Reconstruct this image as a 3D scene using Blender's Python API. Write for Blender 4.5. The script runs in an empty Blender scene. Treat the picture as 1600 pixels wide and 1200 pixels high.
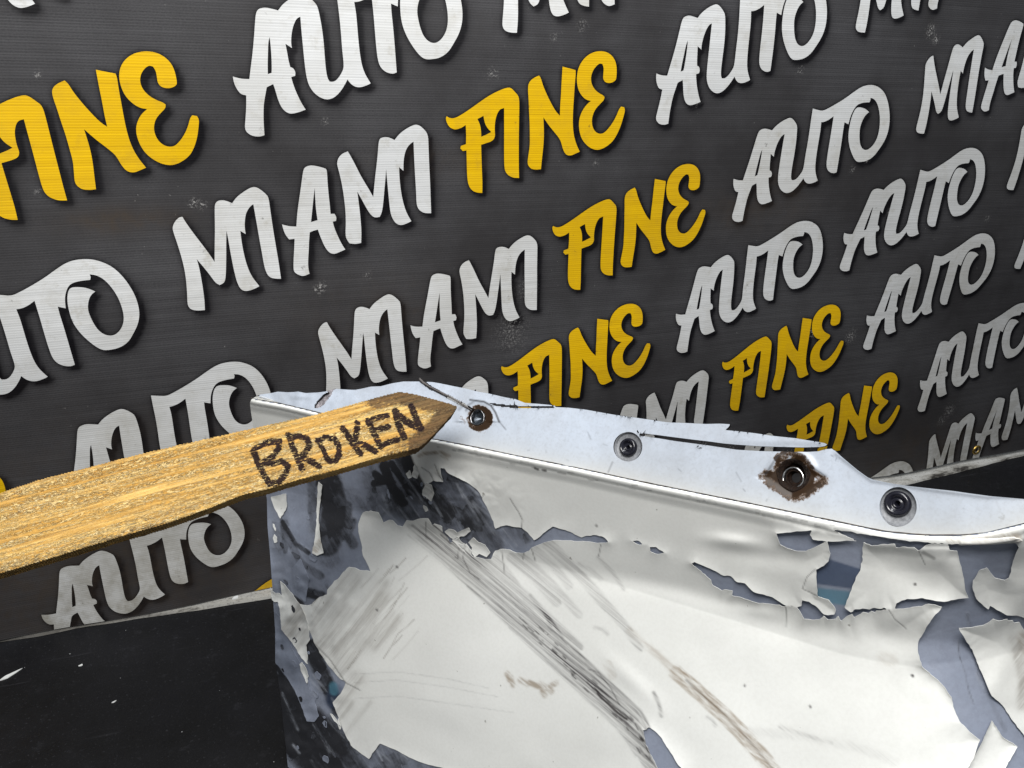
import bpy, math, random, json
import numpy as np
from mathutils import Matrix, Vector
from mathutils.geometry import delaunay_2d_cdt

# ------------------------------------------------------------------ camera, light, exposure
F = 1203.0                       # focal length in pixels of the 1600 px wide photograph
CAM_H = 0.652                    # camera height above the floor
ROT = np.array([[0.94201, 0.10554, -0.31856], [-0.33416, 0.38232, -0.86149], [0.03087, 0.91798, 0.39541]])
ROT = np.linalg.svd(ROT)[0] @ np.linalg.svd(ROT)[2]     # camera axes -> world axes (x along banner, y into it, z up)
CAM = np.array([0.0, 0.0, CAM_H])
BAN_Y = 0.86149                  # the banner hangs in the plane y = BAN_Y

scene = bpy.context.scene
COL = scene.collection
cam = bpy.data.objects.new('camera', bpy.data.cameras.new('camera'))
cam.data.sensor_width = 36.0
cam.data.lens = 36.0 * F / 1600.0
cam.data.clip_start = 0.01
cam.data.clip_end = 100
cam.matrix_world = Matrix([list(ROT[0]) + [CAM[0]], list(ROT[1]) + [CAM[1]], list(ROT[2]) + [CAM[2]], [0, 0, 0, 1]])
COL.objects.link(cam)
scene.camera = cam
cam.data.dof.use_dof = False

world = bpy.data.worlds.new("World")
scene.world = world
world.use_nodes = True
bg = world.node_tree.nodes['Background']
bg.inputs['Color'].default_value = (0.86, 0.93, 1.0, 1)
bg.inputs['Strength'].default_value = 0.19
scene.view_settings.view_transform = 'Standard'
scene.view_settings.look = 'None'
scene.view_settings.exposure = 0.09
scene.view_settings.gamma = 1.0


def area(name, loc, target, sx, sy, power, col):
    l = bpy.data.lights.new(name, 'AREA')
    l.shape = 'RECTANGLE'
    l.size, l.size_y = sx, sy
    l.energy = power
    l.color = col
    o = bpy.data.objects.new(name, l)
    COL.objects.link(o)
    o.location = loc
    o.rotation_euler = (Vector(target) - Vector(loc)).to_track_quat('-Z', 'Y').to_euler()
    return o


area('ceiling_lamp', (0.38, 0.26, 1.60), (0.40, 0.80, 0.60), 1.2, 0.30, 12.5, (0.97, 0.99, 1.0))
area('added_fill', (-0.16, -0.10, 1.24), (0.12, 0.5, 0.36), 0.50, 0.30, 13.0, (1.0, 0.985, 0.95))  # added fill light above the camera, brightens bumper and stick

random.seed(4)
rng = np.random.default_rng(7)

# ------------------------------------------------------------------ helpers


def ray(px, py):
    px = np.asarray(px, float); py = np.asarray(py, float)
    d = np.stack([(px - 800) / F, -(py - 600) / F, -np.ones_like(px)], -1)
    return d @ ROT.T


def on_floor(px, py, z=0.0):
    d = ray(px, py)
    return CAM + d * ((z - CAM_H) / d[..., 2])[..., None]


def on_banner(px, py, y=BAN_Y):
    d = ray(px, py)
    return CAM + d * (y / d[..., 1])[..., None]


def tag(o, label=None, cat=None, group=None, kind=None):
    if label: o['label'] = label
    if cat: o['category'] = cat
    if group: o['group'] = group
    if kind: o['kind'] = kind
    return o


def empty(name, loc=(0, 0, 0)):
    o = bpy.data.objects.new(name, None)
    o.empty_display_size = 0.02
    COL.objects.link(o)
    o.location = loc
    return o


def mesh(name, verts, faces, mat, parent=None, smooth=True, mats=None, midx=None):
    verts = np.asarray(verts, float)
    if parent is not None:
        verts = verts - np.array(parent.location)[None]
    me = bpy.data.meshes.new(name)
    fa = np.asarray(faces) if len({len(f) for f in faces}) == 1 else None
    if fa is not None and len(fa) > 500:
        k = fa.shape[1]
        me.vertices.add(len(verts)); me.vertices.foreach_set('co', verts.ravel())
        me.loops.add(fa.size); me.loops.foreach_set('vertex_index', fa.ravel().astype(np.int32))
        me.polygons.add(len(fa)); me.polygons.foreach_set('loop_start', (np.arange(len(fa)) * k).astype(np.int32))
        me.update(calc_edges=True)
        me.validate()
    else:
        me.from_pydata([tuple(v) for v in verts], [], [tuple(int(i) for i in f) for f in faces])
    for m in (mats or [mat]):
        me.materials.append(m)
    if midx is not None and len(midx) == len(me.polygons):
        me.polygons.foreach_set('material_index', np.asarray(midx, np.int32))
    me.polygons.foreach_set('use_smooth', np.full(len(me.polygons), smooth))
    me.update()
    o = bpy.data.objects.new(name, me)
    COL.objects.link(o)
    o.parent = parent
    return o


def attr(o, name, arr):
    a = o.data.attributes.new(name, 'FLOAT_COLOR', 'POINT')
    arr = np.asarray(arr, np.float32)
    a.data.foreach_set('color', arr.ravel())


def vattr(o, name, arr):
    a = o.data.attributes.new(name, 'FLOAT_VECTOR', 'POINT')
    a.data.foreach_set('vector', np.asarray(arr, np.float32).ravel())


def segdist(P, A, B):
    d = B - A
    L = (d * d).sum() + 1e-12
    t = np.clip(((P - A) @ d) / L, 0, 1)
    q = P - A - t[:, None] * d
    return np.sqrt((q * q).sum(1))


def linedist(P, line):
    line = np.asarray(line, float)
    r = np.full(len(P), 1e9)
    for a, b in zip(line[:-1], line[1:]):
        r = np.minimum(r, segdist(P, a, b))
    return r


def sdf(P, poly, reach=60.0):
    """signed distance in P's units, positive inside the closed polygon"""
    poly = np.asarray(poly, float)
    out = np.full(len(P), -reach)
    lo, hi = poly.min(0) - reach, poly.max(0) + reach
    m = ((P >= lo) & (P <= hi)).all(1)
    Q = P[m]
    if len(Q) == 0: return out
    d = np.full(len(Q), 1e9)
    ins = np.zeros(len(Q), bool)
    for a, b in zip(poly, np.roll(poly, -1, 0)):
        d = np.minimum(d, segdist(Q, a, b))
        c = (a[1] > Q[:, 1]) != (b[1] > Q[:, 1])
        if c.any():
            xi = (b[0] - a[0]) * (Q[:, 1] - a[1]) / (b[1] - a[1] + 1e-12) + a[0]
            ins ^= c & (Q[:, 0] < xi)
    out[m] = np.where(ins, d, -d)
    return np.maximum(out, -reach)


_perm = rng.permutation(512)
_grad = rng.standard_normal((512, 2))


def noise2(x, y, s=1.0, seed=0):
    x = np.asarray(x) / s + seed * 17.3; y = np.asarray(y) / s + seed * 5.7
    xi = np.floor(x).astype(int); yi = np.floor(y).astype(int)
    xf = x - xi; yf = y - yi
    u = xf * xf * (3 - 2 * xf); v = yf * yf * (3 - 2 * yf)
    def g(i, j):
        h = _perm[(_perm[(xi + i) % 512] + yi + j) % 512]
        return _grad[h, 0] * (xf - i) + _grad[h, 1] * (yf - j)
    a = g(0, 0) * (1 - u) + g(1, 0) * u
    b = g(0, 1) * (1 - u) + g(1, 1) * u
    return a * (1 - v) + b * v


def sm(x, a, b):
    t = np.clip((x - a) / (b - a), 0, 1)
    return t * t * (3 - 2 * t)


def clip_grid(x0, x1, y0, y1, step, sfun):
    """triangulated grid cut along the zero line of sfun; returns points, triangles, outline edges"""
    xs = np.arange(x0, x1 + step, step); ys = np.arange(y0, y1 + step, step)
    nx, ny = len(xs), len(ys)
    X, Y = np.meshgrid(xs, ys)
    P = np.stack([X.ravel(), Y.ravel()], 1)
    S = sfun(P)
    i = (np.arange(ny - 1)[:, None] * nx + np.arange(nx - 1)[None]).ravel()
    T = np.concatenate([np.stack([i, i + 1, i + nx + 1], 1), np.stack([i, i + nx + 1, i + nx], 1)])
    pos = S[T] > 0
    c = pos.sum(1)
    full = T[c == 3]
    mixed = T[(c > 0) & (c < 3)]
    extra, cache, new = [], {}, []
    n0 = len(P)
    def cut(a, b):
        k = (a, b) if a < b else (b, a)
        if k not in cache:
            t = S[a] / (S[a] - S[b])
            t = min(max(t, 0.02), 0.98)
            cache[k] = n0 + len(extra)
            extra.append(P[a] + (P[b] - P[a]) * t)
        return cache[k]
    for t in mixed.tolist():
        q = []
        for k in range(3):
            a, b = t[k], t[(k + 1) % 3]
            if S[a] > 0: q.append(a)
            if (S[a] > 0) != (S[b] > 0): q.append(cut(a, b))
        for k in range(1, len(q) - 1):
            new.append((q[0], q[k], q[k + 1]))
    P = np.concatenate([P, np.array(extra).reshape(-1, 2)])
    T = np.concatenate([full, np.array(new, int).reshape(-1, 3)])
    used = np.zeros(len(P), bool); used[T] = True
    remap = np.cumsum(used) - 1
    P = P[used]; T = remap[T]
    E = np.concatenate([T[:, [0, 1]], T[:, [1, 2]], T[:, [2, 0]]])
    key = np.sort(E, 1); key = key[:, 0] * len(P) + key[:, 1]
    u, idx, cnt = np.unique(key, return_index=True, return_counts=True)
    return P, T, E[idx[cnt == 1]]


def components(n, T):
    lab = np.arange(n)
    while True:
        m = lab[T].min(1)
        new = lab.copy()
        for k in range(3): np.minimum.at(new, T[:, k], m)
        new = new[new]
        if (new == lab).all(): return lab
        lab = new


def sheet(name, P, T, E, top, under, mat, parent, mats=None, wall_idx=0):
    """a sheet with thickness: top face, cut sides and back"""
    n = len(P)
    V = np.concatenate([top, under])
    tris = T[:, ::-1]
    walls = np.concatenate([np.stack([E[:, 1], E[:, 0], E[:, 0] + n], 1), np.stack([E[:, 1], E[:, 0] + n, E[:, 1] + n], 1)])
    back = T + n
    faces = np.concatenate([tris, walls[:, ::-1], back])
    midx = np.concatenate([np.zeros(len(tris)), np.full(len(walls), wall_idx), np.full(len(back), wall_idx)])
    o = mesh(name, V, faces, mat, parent, True, mats, midx)
    try:
        o.data.set_sharp_from_angle(angle=math.radians(50))
    except Exception:
        pass
    return o


# ---- node shorthand
class NT:
    def __init__(s, name, rough=0.5, spec=0.5, metal=0.0):
        s.m = bpy.data.materials.new(name); s.m.use_nodes = True
        s.t = s.m.node_tree; s.b = s.t.nodes['Principled BSDF']
        s.b.inputs['Roughness'].default_value = rough
        s.b.inputs['Specular IOR Level'].default_value = spec
        s.b.inputs['Metallic'].default_value = metal
    def n(s, typ, **kw):
        x = s.t.nodes.new(typ)
        for k, v in kw.items():
            if k.startswith('_'): setattr(x, k[1:], v)
            else: x.inputs[k.replace('__', ' ')].default_value = v
        return x
    def l(s, a, b): s.t.links.new(a, b)
    def coord(s, scale=(1, 1, 1), rot=(0, 0, 0), uv=None):
        mp = s.n('ShaderNodeMapping'); mp.inputs['Scale'].default_value = scale; mp.inputs['Rotation'].default_value = rot
        if uv:
            a = s.n('ShaderNodeAttribute', _attribute_name=uv); s.l(a.outputs['Vector'], mp.inputs['Vector'])
        else:
            a = s.n('ShaderNodeTexCoord'); s.l(a.outputs['Object'], mp.inputs['Vector'])
        return mp.outputs[0]
    def noise(s, vec, scale=5, detail=4, rough=0.6, dist=0.0):
        x = s.n('ShaderNodeTexNoise', Scale=scale, Detail=detail, Roughness=rough, Distortion=dist)
        s.l(vec, x.inputs['Vector']); return x.outputs['Fac']
    def ramp(s, fac, stops):
        r = s.n('ShaderNodeValToRGB'); e = r.color_ramp.elements
        while len(e) < len(stops): e.new(0.5)
        for q, (p, c) in zip(e, stops):
            q.position = p; q.color = (c, c, c, 1) if isinstance(c, (int, float)) else (*c, 1)
        s.l(fac, r.inputs[0]); return r.outputs[0]
    def mix(s, fac, a, b, mode='MIX'):
        x = s.n('ShaderNodeMix', _data_type='RGBA', _blend_type=mode)
        for v, k in ((fac, 0), (a, 6), (b, 7)):
            if isinstance(v, (int, float)): x.inputs[k].default_value = v
            elif isinstance(v, tuple): x.inputs[k].default_value = (*v, 1)
            else: s.l(v, x.inputs[k])
        return x.outputs[2]
    def math(s, op, a, b=None, c=None, clamp=False):
        x = s.n('ShaderNodeMath', _operation=op, _use_clamp=clamp)
        for k, v in enumerate((a, b, c)):
            if v is None: continue
            if isinstance(v, (int, float)): x.inputs[k].default_value = v
            else: s.l(v, x.inputs[k])
        return x.outputs[0]
    def att(s, name):
        a = s.n('ShaderNodeAttribute', _attribute_name=name)
        sp = s.n('ShaderNodeSeparateColor'); s.l(a.outputs['Color'], sp.inputs[0])
        return sp.outputs[0], sp.outputs[1], sp.outputs[2], a.outputs['Alpha']
    def bump(s, h, strength=0.2, dist=0.001, prev=None):
        x = s.n('ShaderNodeBump', Strength=strength, Distance=dist); s.l(h, x.inputs['Height'])
        if prev is not None: s.l(prev, x.inputs['Normal'])
        return x.outputs[0]
    def out(s, col=None, rough=None, normal=None):
        if col is not None:
            if isinstance(col, tuple): s.b.inputs['Base Color'].default_value = (*col, 1)
            else: s.l(col, s.b.inputs['Base Color'])
        if rough is not None: s.l(rough, s.b.inputs['Roughness'])
        if normal is not None: s.l(normal, s.b.inputs['Normal'])
        return s.m


# ------------------------------------------------------------------ materials
def banner_mat(kind):
    m = NT('banner_' + kind, rough=0.5, spec=0.22)
    fine = m.noise(m.coord((5, 1, 700)), 1, 2, 0.7)
    mid = m.noise(m.coord((3.0, 1, 260)), 1, 3, 0.6)
    weave = m.noise(m.coord((500, 1, 900)), 1, 1, 0.5)
    wv = m.n('ShaderNodeTexWave', _bands_direction='Z', Scale=125.0, Distortion=0.6, Detail=2.0); wv.inputs['Detail Scale'].default_value = 2.0
    m.l(m.coord(), wv.inputs['Vector'])
    cloud = m.noise(m.coord((1, 1, 1)), 5, 5, 0.6)
    blot = m.noise(m.coord((1, 1, 1)), 26, 6, 0.7)
    line = m.math('ADD', m.math('ADD', m.math('MULTIPLY', fine, 0.45), m.math('MULTIPLY', mid, 0.38)), m.math('MULTIPLY', m.math('SUBTRACT', wv.outputs['Fac'], 0.5), 0.16))
    line = m.math('ADD', line, 0.085)
    if kind == 'ground':
        col = m.ramp(line, [(0.30, (0.029, 0.0285, 0.031)), (0.5, (0.049, 0.048, 0.0515)), (0.70, (0.073, 0.072, 0.0765))])
        col = m.mix(m.ramp(weave, [(0.35, 0.0), (0.7, 0.30)]), col, (0.10, 0.096, 0.10))
        col = m.mix(m.ramp(cloud, [(0.40, 0.0), (0.62, 0.75)]), col, (0.028, 0.026, 0.027))
        dust = m.ramp(m.noise(m.coord((1, 1, 1)), 240, 2, 0.5), [(0.735, 0.0), (0.80, 0.55)])
        patch = m.ramp(m.noise(m.coord((1, 1, 1)), 9, 3, 0.6), [(0.45, 0.0), (0.62, 1.0)])
        col = m.mix(m.math('MULTIPLY', dust, patch), col, (0.32, 0.31, 0.30))
        r, g, b, a = m.att('print')
        col = m.mix(r, col, (0.004, 0.0035, 0.005))
        col = m.mix(m.math('MULTIPLY', m.math('MULTIPLY', g, 1.6, clamp=True), m.ramp(m.noise(m.coord(), 420, 4, 0.75), [(0.52, 0.0), (0.60, 1.0)])), col, (0.36, 0.35, 0.34))
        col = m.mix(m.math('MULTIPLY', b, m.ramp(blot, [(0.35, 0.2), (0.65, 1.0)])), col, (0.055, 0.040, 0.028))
    else:
        if kind == 'white':
            lo, mi, hi = (0.53, 0.535, 0.54), (0.67, 0.675, 0.68), (0.78, 0.785, 0.79)
            dirt, dirt2 = (0.36, 0.33, 0.26), (0.10, 0.095, 0.085)
        else:
            lo, mi, hi = (0.58, 0.33, 0.001), (0.77, 0.46, 0.002), (0.90, 0.56, 0.004)
            dirt, dirt2 = (0.45, 0.27, 0.02), (0.10, 0.06, 0.02)
        col = m.ramp(line, [(0.30, lo), (0.5, mi), (0.70, hi)])
        col = m.mix(m.ramp(cloud, [(0.42, 0.0), (0.8, 0.42)]), col, dirt)
        col = m.mix(m.ramp(blot, [(0.52, 0.0), (0.78, 0.40)]), col, dirt)
        wear = m.ramp(m.noise(m.coord((1, 1, 1)), 48, 7, 0.75), [(0.56, 0.0), (0.70, 0.45)])
        col = m.mix(wear, col, dirt)
        spk = m.ramp(m.noise(m.coord((1, 1, 1)), 95, 4, 0.6), [(0.68, 0.0), (0.76, 0.75)])
        col = m.mix(spk, col, dirt2)
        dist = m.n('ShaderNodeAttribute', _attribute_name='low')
        col = m.mix(m.math('MULTIPLY', dist.outputs['Fac'], m.ramp(m.noise(m.coord(), 40, 6, 0.7), [(0.38, 0.35), (0.62, 0.95)])), col, (0.24, 0.22, 0.175) if kind == 'white' else (0.42, 0.25, 0.02))  # lower letters dimmed: shade put into the colour, with mottled grime
    bm = m.bump(line, 0.35, 0.0006)
    return m.out(col, m.ramp(blot, [(0.3, 0.42), (0.7, 0.62)]), bm)


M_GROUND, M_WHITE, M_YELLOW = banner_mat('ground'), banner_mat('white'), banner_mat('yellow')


def floor_mat():
    m = NT('black_mat', rough=0.6, spec=0.25)
    a = m.noise(m.coord(), 7, 6, 0.65)
    b = m.noise(m.coord(), 330, 2, 0.6)
    c = m.noise(m.coord((1, 1, 1)), 45, 5, 0.7)
    col = m.ramp(a, [(0.3, (0.005, 0.005, 0.0055)), (0.7, (0.011, 0.011, 0.0135))])
    col = m.mix(m.ramp(b, [(0.62, 0.0), (0.8, 0.55)]), col, (0.060, 0.062, 0.072))
    col = m.mix(m.ramp(c, [(0.60, 0.0), (0.85, 0.5)]), col, (0.055, 0.055, 0.065))
    scr = m.ramp(m.noise(m.coord((9, 120, 1), (0, 0, 0.5)), 1, 3, 0.6), [(0.66, 0.0), (0.75, 0.25)])
    col = m.mix(scr, col, (0.07, 0.07, 0.08))
    return m.out(col, m.ramp(c, [(0.3, 0.45), (0.7, 0.7)]), m.bump(b, 0.3, 0.0006))


def film_mat():
    m = NT('old_white_paint', rough=0.5, spec=0.28)
    big = m.noise(m.coord(), 9, 4, 0.55)
    col = m.ramp(big, [(0.3, (0.775, 0.78, 0.755)), (0.7, (0.815, 0.82, 0.80))])
    micro = m.noise(m.coord(), 420, 3, 0.6)
    col = m.mix(m.ramp(micro, [(0.35, 0.10), (0.6, 0.0)]), col, (0.5, 0.49, 0.45))
    spk = m.ramp(m.noise(m.coord(), 190, 1, 0.4), [(0.79, 0.0), (0.82, 0.6)])
    col = m.mix(spk, col, (0.16, 0.145, 0.12))
    r, g, b, a = m.att('marks')
    R2 = m.coord((1, 1, 1), (0, 0, math.radians(-39.5)), uv='srf')
    mp = m.n('ShaderNodeMapping'); mp.inputs['Scale'].default_value = (7, 420, 1); m.l(R2, mp.inputs['Vector'])
    st = m.noise(mp.outputs[0], 1, 3, 0.62)
    mp2 = m.n('ShaderNodeMapping'); mp2.inputs['Scale'].default_value = (28, 160, 1); m.l(R2, mp2.inputs['Vector'])
    st2 = m.noise(mp2.outputs[0], 1, 4, 0.7)
    fr = m.math('MULTIPLY', m.ramp(st, [(0.40, 0.0), (0.62, 1.0)]), m.ramp(st2, [(0.30, 0.35), (0.62, 1.0)]))
    col = m.mix(m.math('MULTIPLY', r, m.math('ADD', 0.36, m.math('MULTIPLY', fr, 0.85)), clamp=True), col, (0.075, 0.068, 0.072))
    gb = m.math('MULTIPLY', g, m.ramp(st2, [(0.36, 0.10), (0.60, 1.0)]))
    col = m.mix(gb, col, (0.27, 0.20, 0.13))
    R3 = m.coord((1, 1, 1), (0, 0, math.radians(52)), uv='srf')
    mp3 = m.n('ShaderNodeMapping'); mp3.inputs['Scale'].default_value = (9, 130, 1); m.l(R3, mp3.inputs['Vector'])
    st3 = m.noise(mp3.outputs[0], 1, 5, 0.7)
    col = m.mix(m.math('MULTIPLY', b, m.ramp(st3, [(0.36, 0.10), (0.66, 1.0)])), col, (0.22, 0.195, 0.165))
    inv = m.math('SUBTRACT', 1.0, a)
    col = m.mix(inv, col, (0.05, 0.045, 0.045))
    orange = m.noise(m.coord(), 75, 3, 0.5)
    nb = m.bump(orange, 0.05, 0.001)
    nb = m.bump(micro, 0.06, 0.0004, nb)
    rough = m.ramp(big, [(0.3, 0.46), (0.7, 0.58)])
    return m.out(col, rough, nb)


def primer_mat():
    m = NT('blue_grey_primer', rough=0.48, spec=0.4)
    big = m.noise(m.coord(), 16, 5, 0.6)
    col = m.ramp(big, [(0.3, (0.235, 0.265, 0.340)), (0.7, (0.310, 0.342, 0.425))])
    fine = m.noise(m.coord(), 260, 4, 0.7)
    col = m.mix(m.ramp(fine, [(0.36, 0.30), (0.6, 0.0)]), col, (0.18, 0.19, 0.24))
    r, g, b, a = m.att('marks')
    R2 = m.coord((1, 1, 1), (0, 0, math.radians(-58)), uv='srf')
    mp = m.n('ShaderNodeMapping'); mp.inputs['Scale'].default_value = (22, 150, 1); m.l(R2, mp.inputs['Vector'])
    st = m.noise(mp.outputs[0], 1, 6, 0.75)
    cl = m.noise(m.coord((30, 30, 1), uv='srf'), 1, 6, 0.7)
    k = m.math('ADD', m.math('MULTIPLY', st, 1.1), m.math('MULTIPLY', cl, 1.3))
    dis = m.n('ShaderNodeVectorMath', _operation='ADD')
    nz = m.n('ShaderNodeTexNoise', Scale=38, Detail=4, Roughness=0.65); m.l(m.coord((1, 1, 1), uv='srf'), nz.inputs['Vector'])
    sc_ = m.n('ShaderNodeVectorMath', _operation='SCALE'); sc_.inputs['Scale'].default_value = 0.035
    m.l(nz.outputs['Color'], sc_.inputs[0]); m.l(m.coord((1, 1, 1), uv='srf'), dis.inputs[0]); m.l(sc_.outputs[0], dis.inputs[1])
    vo = m.n('ShaderNodeTexVoronoi', Scale=52); m.l(dis.outputs[0], vo.inputs['Vector'])
    sp_ = m.n('ShaderNodeSeparateColor'); m.l(vo.outputs['Color'], sp_.inputs[0])
    cell = sp_.outputs[0]
    k = m.math('ADD', k, m.math('MULTIPLY', m.math('SUBTRACT', cell, 0.5), 0.40))
    soot = m.math('MULTIPLY', m.math('SUBTRACT', m.math('ADD', m.math('MULTIPLY', r, 1.5), k), 1.72), 1.45, clamp=True)
    veil = m.math('MULTIPLY', r, 0.55, clamp=True)
    col = m.mix(veil, col, (0.105, 0.107, 0.118))
    col = m.mix(m.math('MULTIPLY', m.math('MULTIPLY', r, 2.0, clamp=True), m.ramp(cell, [(0.70, 0.0), (0.72, 0.45)])), col, (0.34, 0.37, 0.44))
    col = m.mix(m.math('MULTIPLY', soot, 0.95), col, (0.020, 0.020, 0.023))
    col = m.mix(g, col, (0.030, 0.055, 0.115))
    col = m.mix(b, col, (0.085, 0.22, 0.30))
    col = m.mix(m.math('MULTIPLY', m.math('SUBTRACT', 1.0, a), m.ramp(st, [(0.42, 0.0), (0.62, 1.0)])), col, (0.46, 0.49, 0.56))
    nb = m.bump(cl, 0.25, 0.0015)
    nb = m.bump(m.math('MULTIPLY', cell, m.math('MULTIPLY', r, 1.6, clamp=True)), 0.7, 0.0008, nb)
    nb = m.bump(fine, 0.12, 0.0004, nb)
    return m.out(col, m.ramp(cl, [(0.3, 0.36), (0.7, 0.6)]), nb)


def flange_mat():
    m = NT('white_flange_paint', rough=0.38, spec=0.45)
    big = m.noise(m.coord(), 22, 5, 0.6)
    col = m.ramp(big, [(0.3, (0.400, 0.445, 0.520)), (0.7, (0.495, 0.545, 0.630))])
    col = m.mix(m.ramp(m.noise(m.coord(), 13, 6, 0.7), [(0.45, 0.0), (0.68, 0.65)]), col, (0.345, 0.365, 0.40))
    fine = m.noise(m.coord(), 500, 4, 0.7)
    col = m.mix(m.ramp(fine, [(0.34, 0.35), (0.52, 0.0)]), col, (0.32, 0.34, 0.38))
    r, g, b, a = m.att('marks')
    spk = m.noise(m.coord(), 300, 5, 0.75)
    blot = m.noise(m.coord(), 150, 7, 0.8)
    dirt = m.math('MULTIPLY', m.math('SUBTRACT', m.math('ADD', m.math('MULTIPLY', r, 0.75), spk), 0.87), 4.0, clamp=True)
    col = m.mix(m.math('MULTIPLY', dirt, 0.7), col, (0.10, 0.10, 0.11))
    col = m.mix(m.math('MULTIPLY', m.math('SUBTRACT', 1.0, a), 0.6), col, (0.60, 0.56, 0.46))
    rb = m.math('ADD', m.math('MULTIPLY', g, 1.35), m.math('MULTIPLY', m.math('ADD', blot, spk), 1.0))
    rust = m.math('MULTIPLY', m.math('SUBTRACT', rb, 1.55), 3.5, clamp=True)
    deep = m.math('MULTIPLY', m.math('SUBTRACT', rb, 1.58), 3.2, clamp=True)
    col = m.mix(m.math('MULTIPLY', rust, 0.92), col, (0.20, 0.090, 0.014))
    col = m.mix(deep, col, (0.028, 0.014, 0.006))
    col = m.mix(b, col, (0.045, 0.045, 0.05))
    nb = m.bump(big, 0.15, 0.001)
    nb = m.bump(fine, 0.12, 0.0003, nb)
    nb = m.bump(rust, 0.5, 0.0006, nb)
    return m.out(col, m.ramp(spk, [(0.3, 0.30), (0.7, 0.5)]), nb)


def simple(name, c1, c2, scale, rough, spec=0.5, metal=0.0, bump=0.15, dist=0.0005):
    m = NT(name, rough=rough, spec=spec, metal=metal)
    f = m.noise(m.coord(), scale, 5, 0.65)
    return m.out(m.ramp(f, [(0.32, c1), (0.68, c2)]), None, m.bump(f, bump, dist))


def wood_mat():
    m = NT('rough_sawn_pine', rough=0.8, spec=0.10)
    U = lambda sx, sy: m.coord((sx, sy, 1), uv='grain')
    warp = m.noise(U(14, 60), 1, 3, 0.6)
    grain = m.noise(U(16, 480), 1, 5, 0.7, 0.6)
    band = m.noise(U(3.0, 120), 1, 3, 0.6, 0.4)
    fib = m.noise(U(230, 760), 1, 5, 0.75, 1.2)
    dash = m.noise(U(140, 430), 1, 4, 0.7, 2.2)
    rough_band = m.ramp(m.noise(U(5, 210), 1, 4, 0.65, 0.5), [(0.42, 0.12), (0.55, 1.0)])
    dash2 = m.noise(U(210, 620), 1, 4, 0.7, 2.4)
    col = m.ramp(grain, [(0.38, (0.40, 0.215, 0.055)), (0.50, (0.58, 0.345, 0.095)), (0.60, (0.72, 0.47, 0.155))])
    col = m.mix(m.ramp(band, [(0.46, 0.0), (0.62, 0.6)]), col, (0.50, 0.245, 0.040))
    chips = m.math('MULTIPLY', rough_band, m.ramp(dash, [(0.505, 0.0), (0.535, 1.0)]))
    chips2 = m.math('MULTIPLY', rough_band, m.ramp(dash2, [(0.52, 0.0), (0.55, 1.0)]))
    col = m.mix(m.math('MULTIPLY', chips, 0.7), col, (0.84, 0.63, 0.29))
    col = m.mix(m.math('MULTIPLY', chips2, m.math('MULTIPLY', m.ramp(band, [(0.40, 1.0), (0.60, 0.2)]), 0.75)), col, (0.90, 0.76, 0.46))
    shade_fleck = m.ramp(dash, [(0.455, 0.0), (0.475, 1.0), (0.492, 1.0), (0.506, 0.0)])  # painted shadow lines and brown flecks at the chip edges, both layers
    shade_fleck2 = m.ramp(dash2, [(0.500, 0.0), (0.520, 1.0), (0.535, 1.0), (0.550, 0.0)])
    gw = m.ramp(warp, [(0.38, 0.25), (0.54, 1.0)])
    col = m.mix(m.math('MULTIPLY', m.math('MULTIPLY', shade_fleck, rough_band), m.math('MULTIPLY', gw, m.ramp(fib, [(0.46, 0.0), (0.54, 1.0)]))), col, (0.075, 0.040, 0.022))
    col = m.mix(m.math('MULTIPLY', m.math('MULTIPLY', shade_fleck2, rough_band), m.math('MULTIPLY', gw, 0.70)), col, (0.13, 0.080, 0.045))
    r, g, b, a = m.att('marks')
    wob = m.math('ADD', m.math('MULTIPLY', fib, 0.6), m.math('MULTIPLY', dash, 0.4))
    soil = m.math('MULTIPLY', m.math('SUBTRACT', m.math('ADD', g, m.math('MULTIPLY', wob, 2.2)), 1.45), 3.0, clamp=True)
    col = m.mix(m.math('MULTIPLY', soil, 0.85), col, (0.085, 0.052, 0.034))
    ink = m.math('MULTIPLY', m.math('SUBTRACT', r, m.math('ADD', 0.50, m.math('MULTIPLY', m.math('SUBTRACT', wob, 0.48), 4.6))), 7.0, clamp=True)
    col = m.mix(m.math('MULTIPLY', ink, 0.97), col, (0.014, 0.008, 0.013))
    relief = m.math('ADD', m.math('ADD', m.math('MULTIPLY', chips, 0.35), m.math('MULTIPLY', chips2, 0.25)), m.math('ADD', m.math('MULTIPLY', fib, 0.5), m.math('MULTIPLY', grain, 0.4)))
    nb = m.bump(relief, 0.9, 0.0017)
    return m.out(col, None, nb)


M_FLOOR, M_FILM, M_PRIMER, M_FLANGE, M_WOOD = floor_mat(), film_mat(), primer_mat(), flange_mat(), wood_mat()
M_RAW = simple('raw_black_plastic', (0.012, 0.011, 0.012), (0.05, 0.047, 0.048), 700, 0.7, 0.3, 0, 0.5)
M_SEAM = simple('seam_dirt', (0.02, 0.016, 0.012), (0.12, 0.10, 0.085), 350, 0.8, 0.2)
M_RUBBER = simple('black_plug_plastic', (0.006, 0.006, 0.010), (0.014, 0.014, 0.022), 200, 0.22, 0.6, 0, 0.05)
M_CUP = simple('grey_cup_face', (0.15, 0.155, 0.17), (0.30, 0.31, 0.33), 600, 0.5, 0.4)
M_STEEL = simple('worn_steel', (0.35, 0.34, 0.33), (0.75, 0.75, 0.76), 500, 0.25, 0.5, 1.0)
M_RUST = simple('black_rust', (0.004, 0.003, 0.003), (0.022, 0.011, 0.006), 900, 0.55, 0.15, 0.0, 1.0, 0.0008)
M_BRASS = simple('brass', (0.25, 0.16, 0.04), (0.65, 0.45, 0.14), 700, 0.35, 0.5, 1.0)
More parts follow.
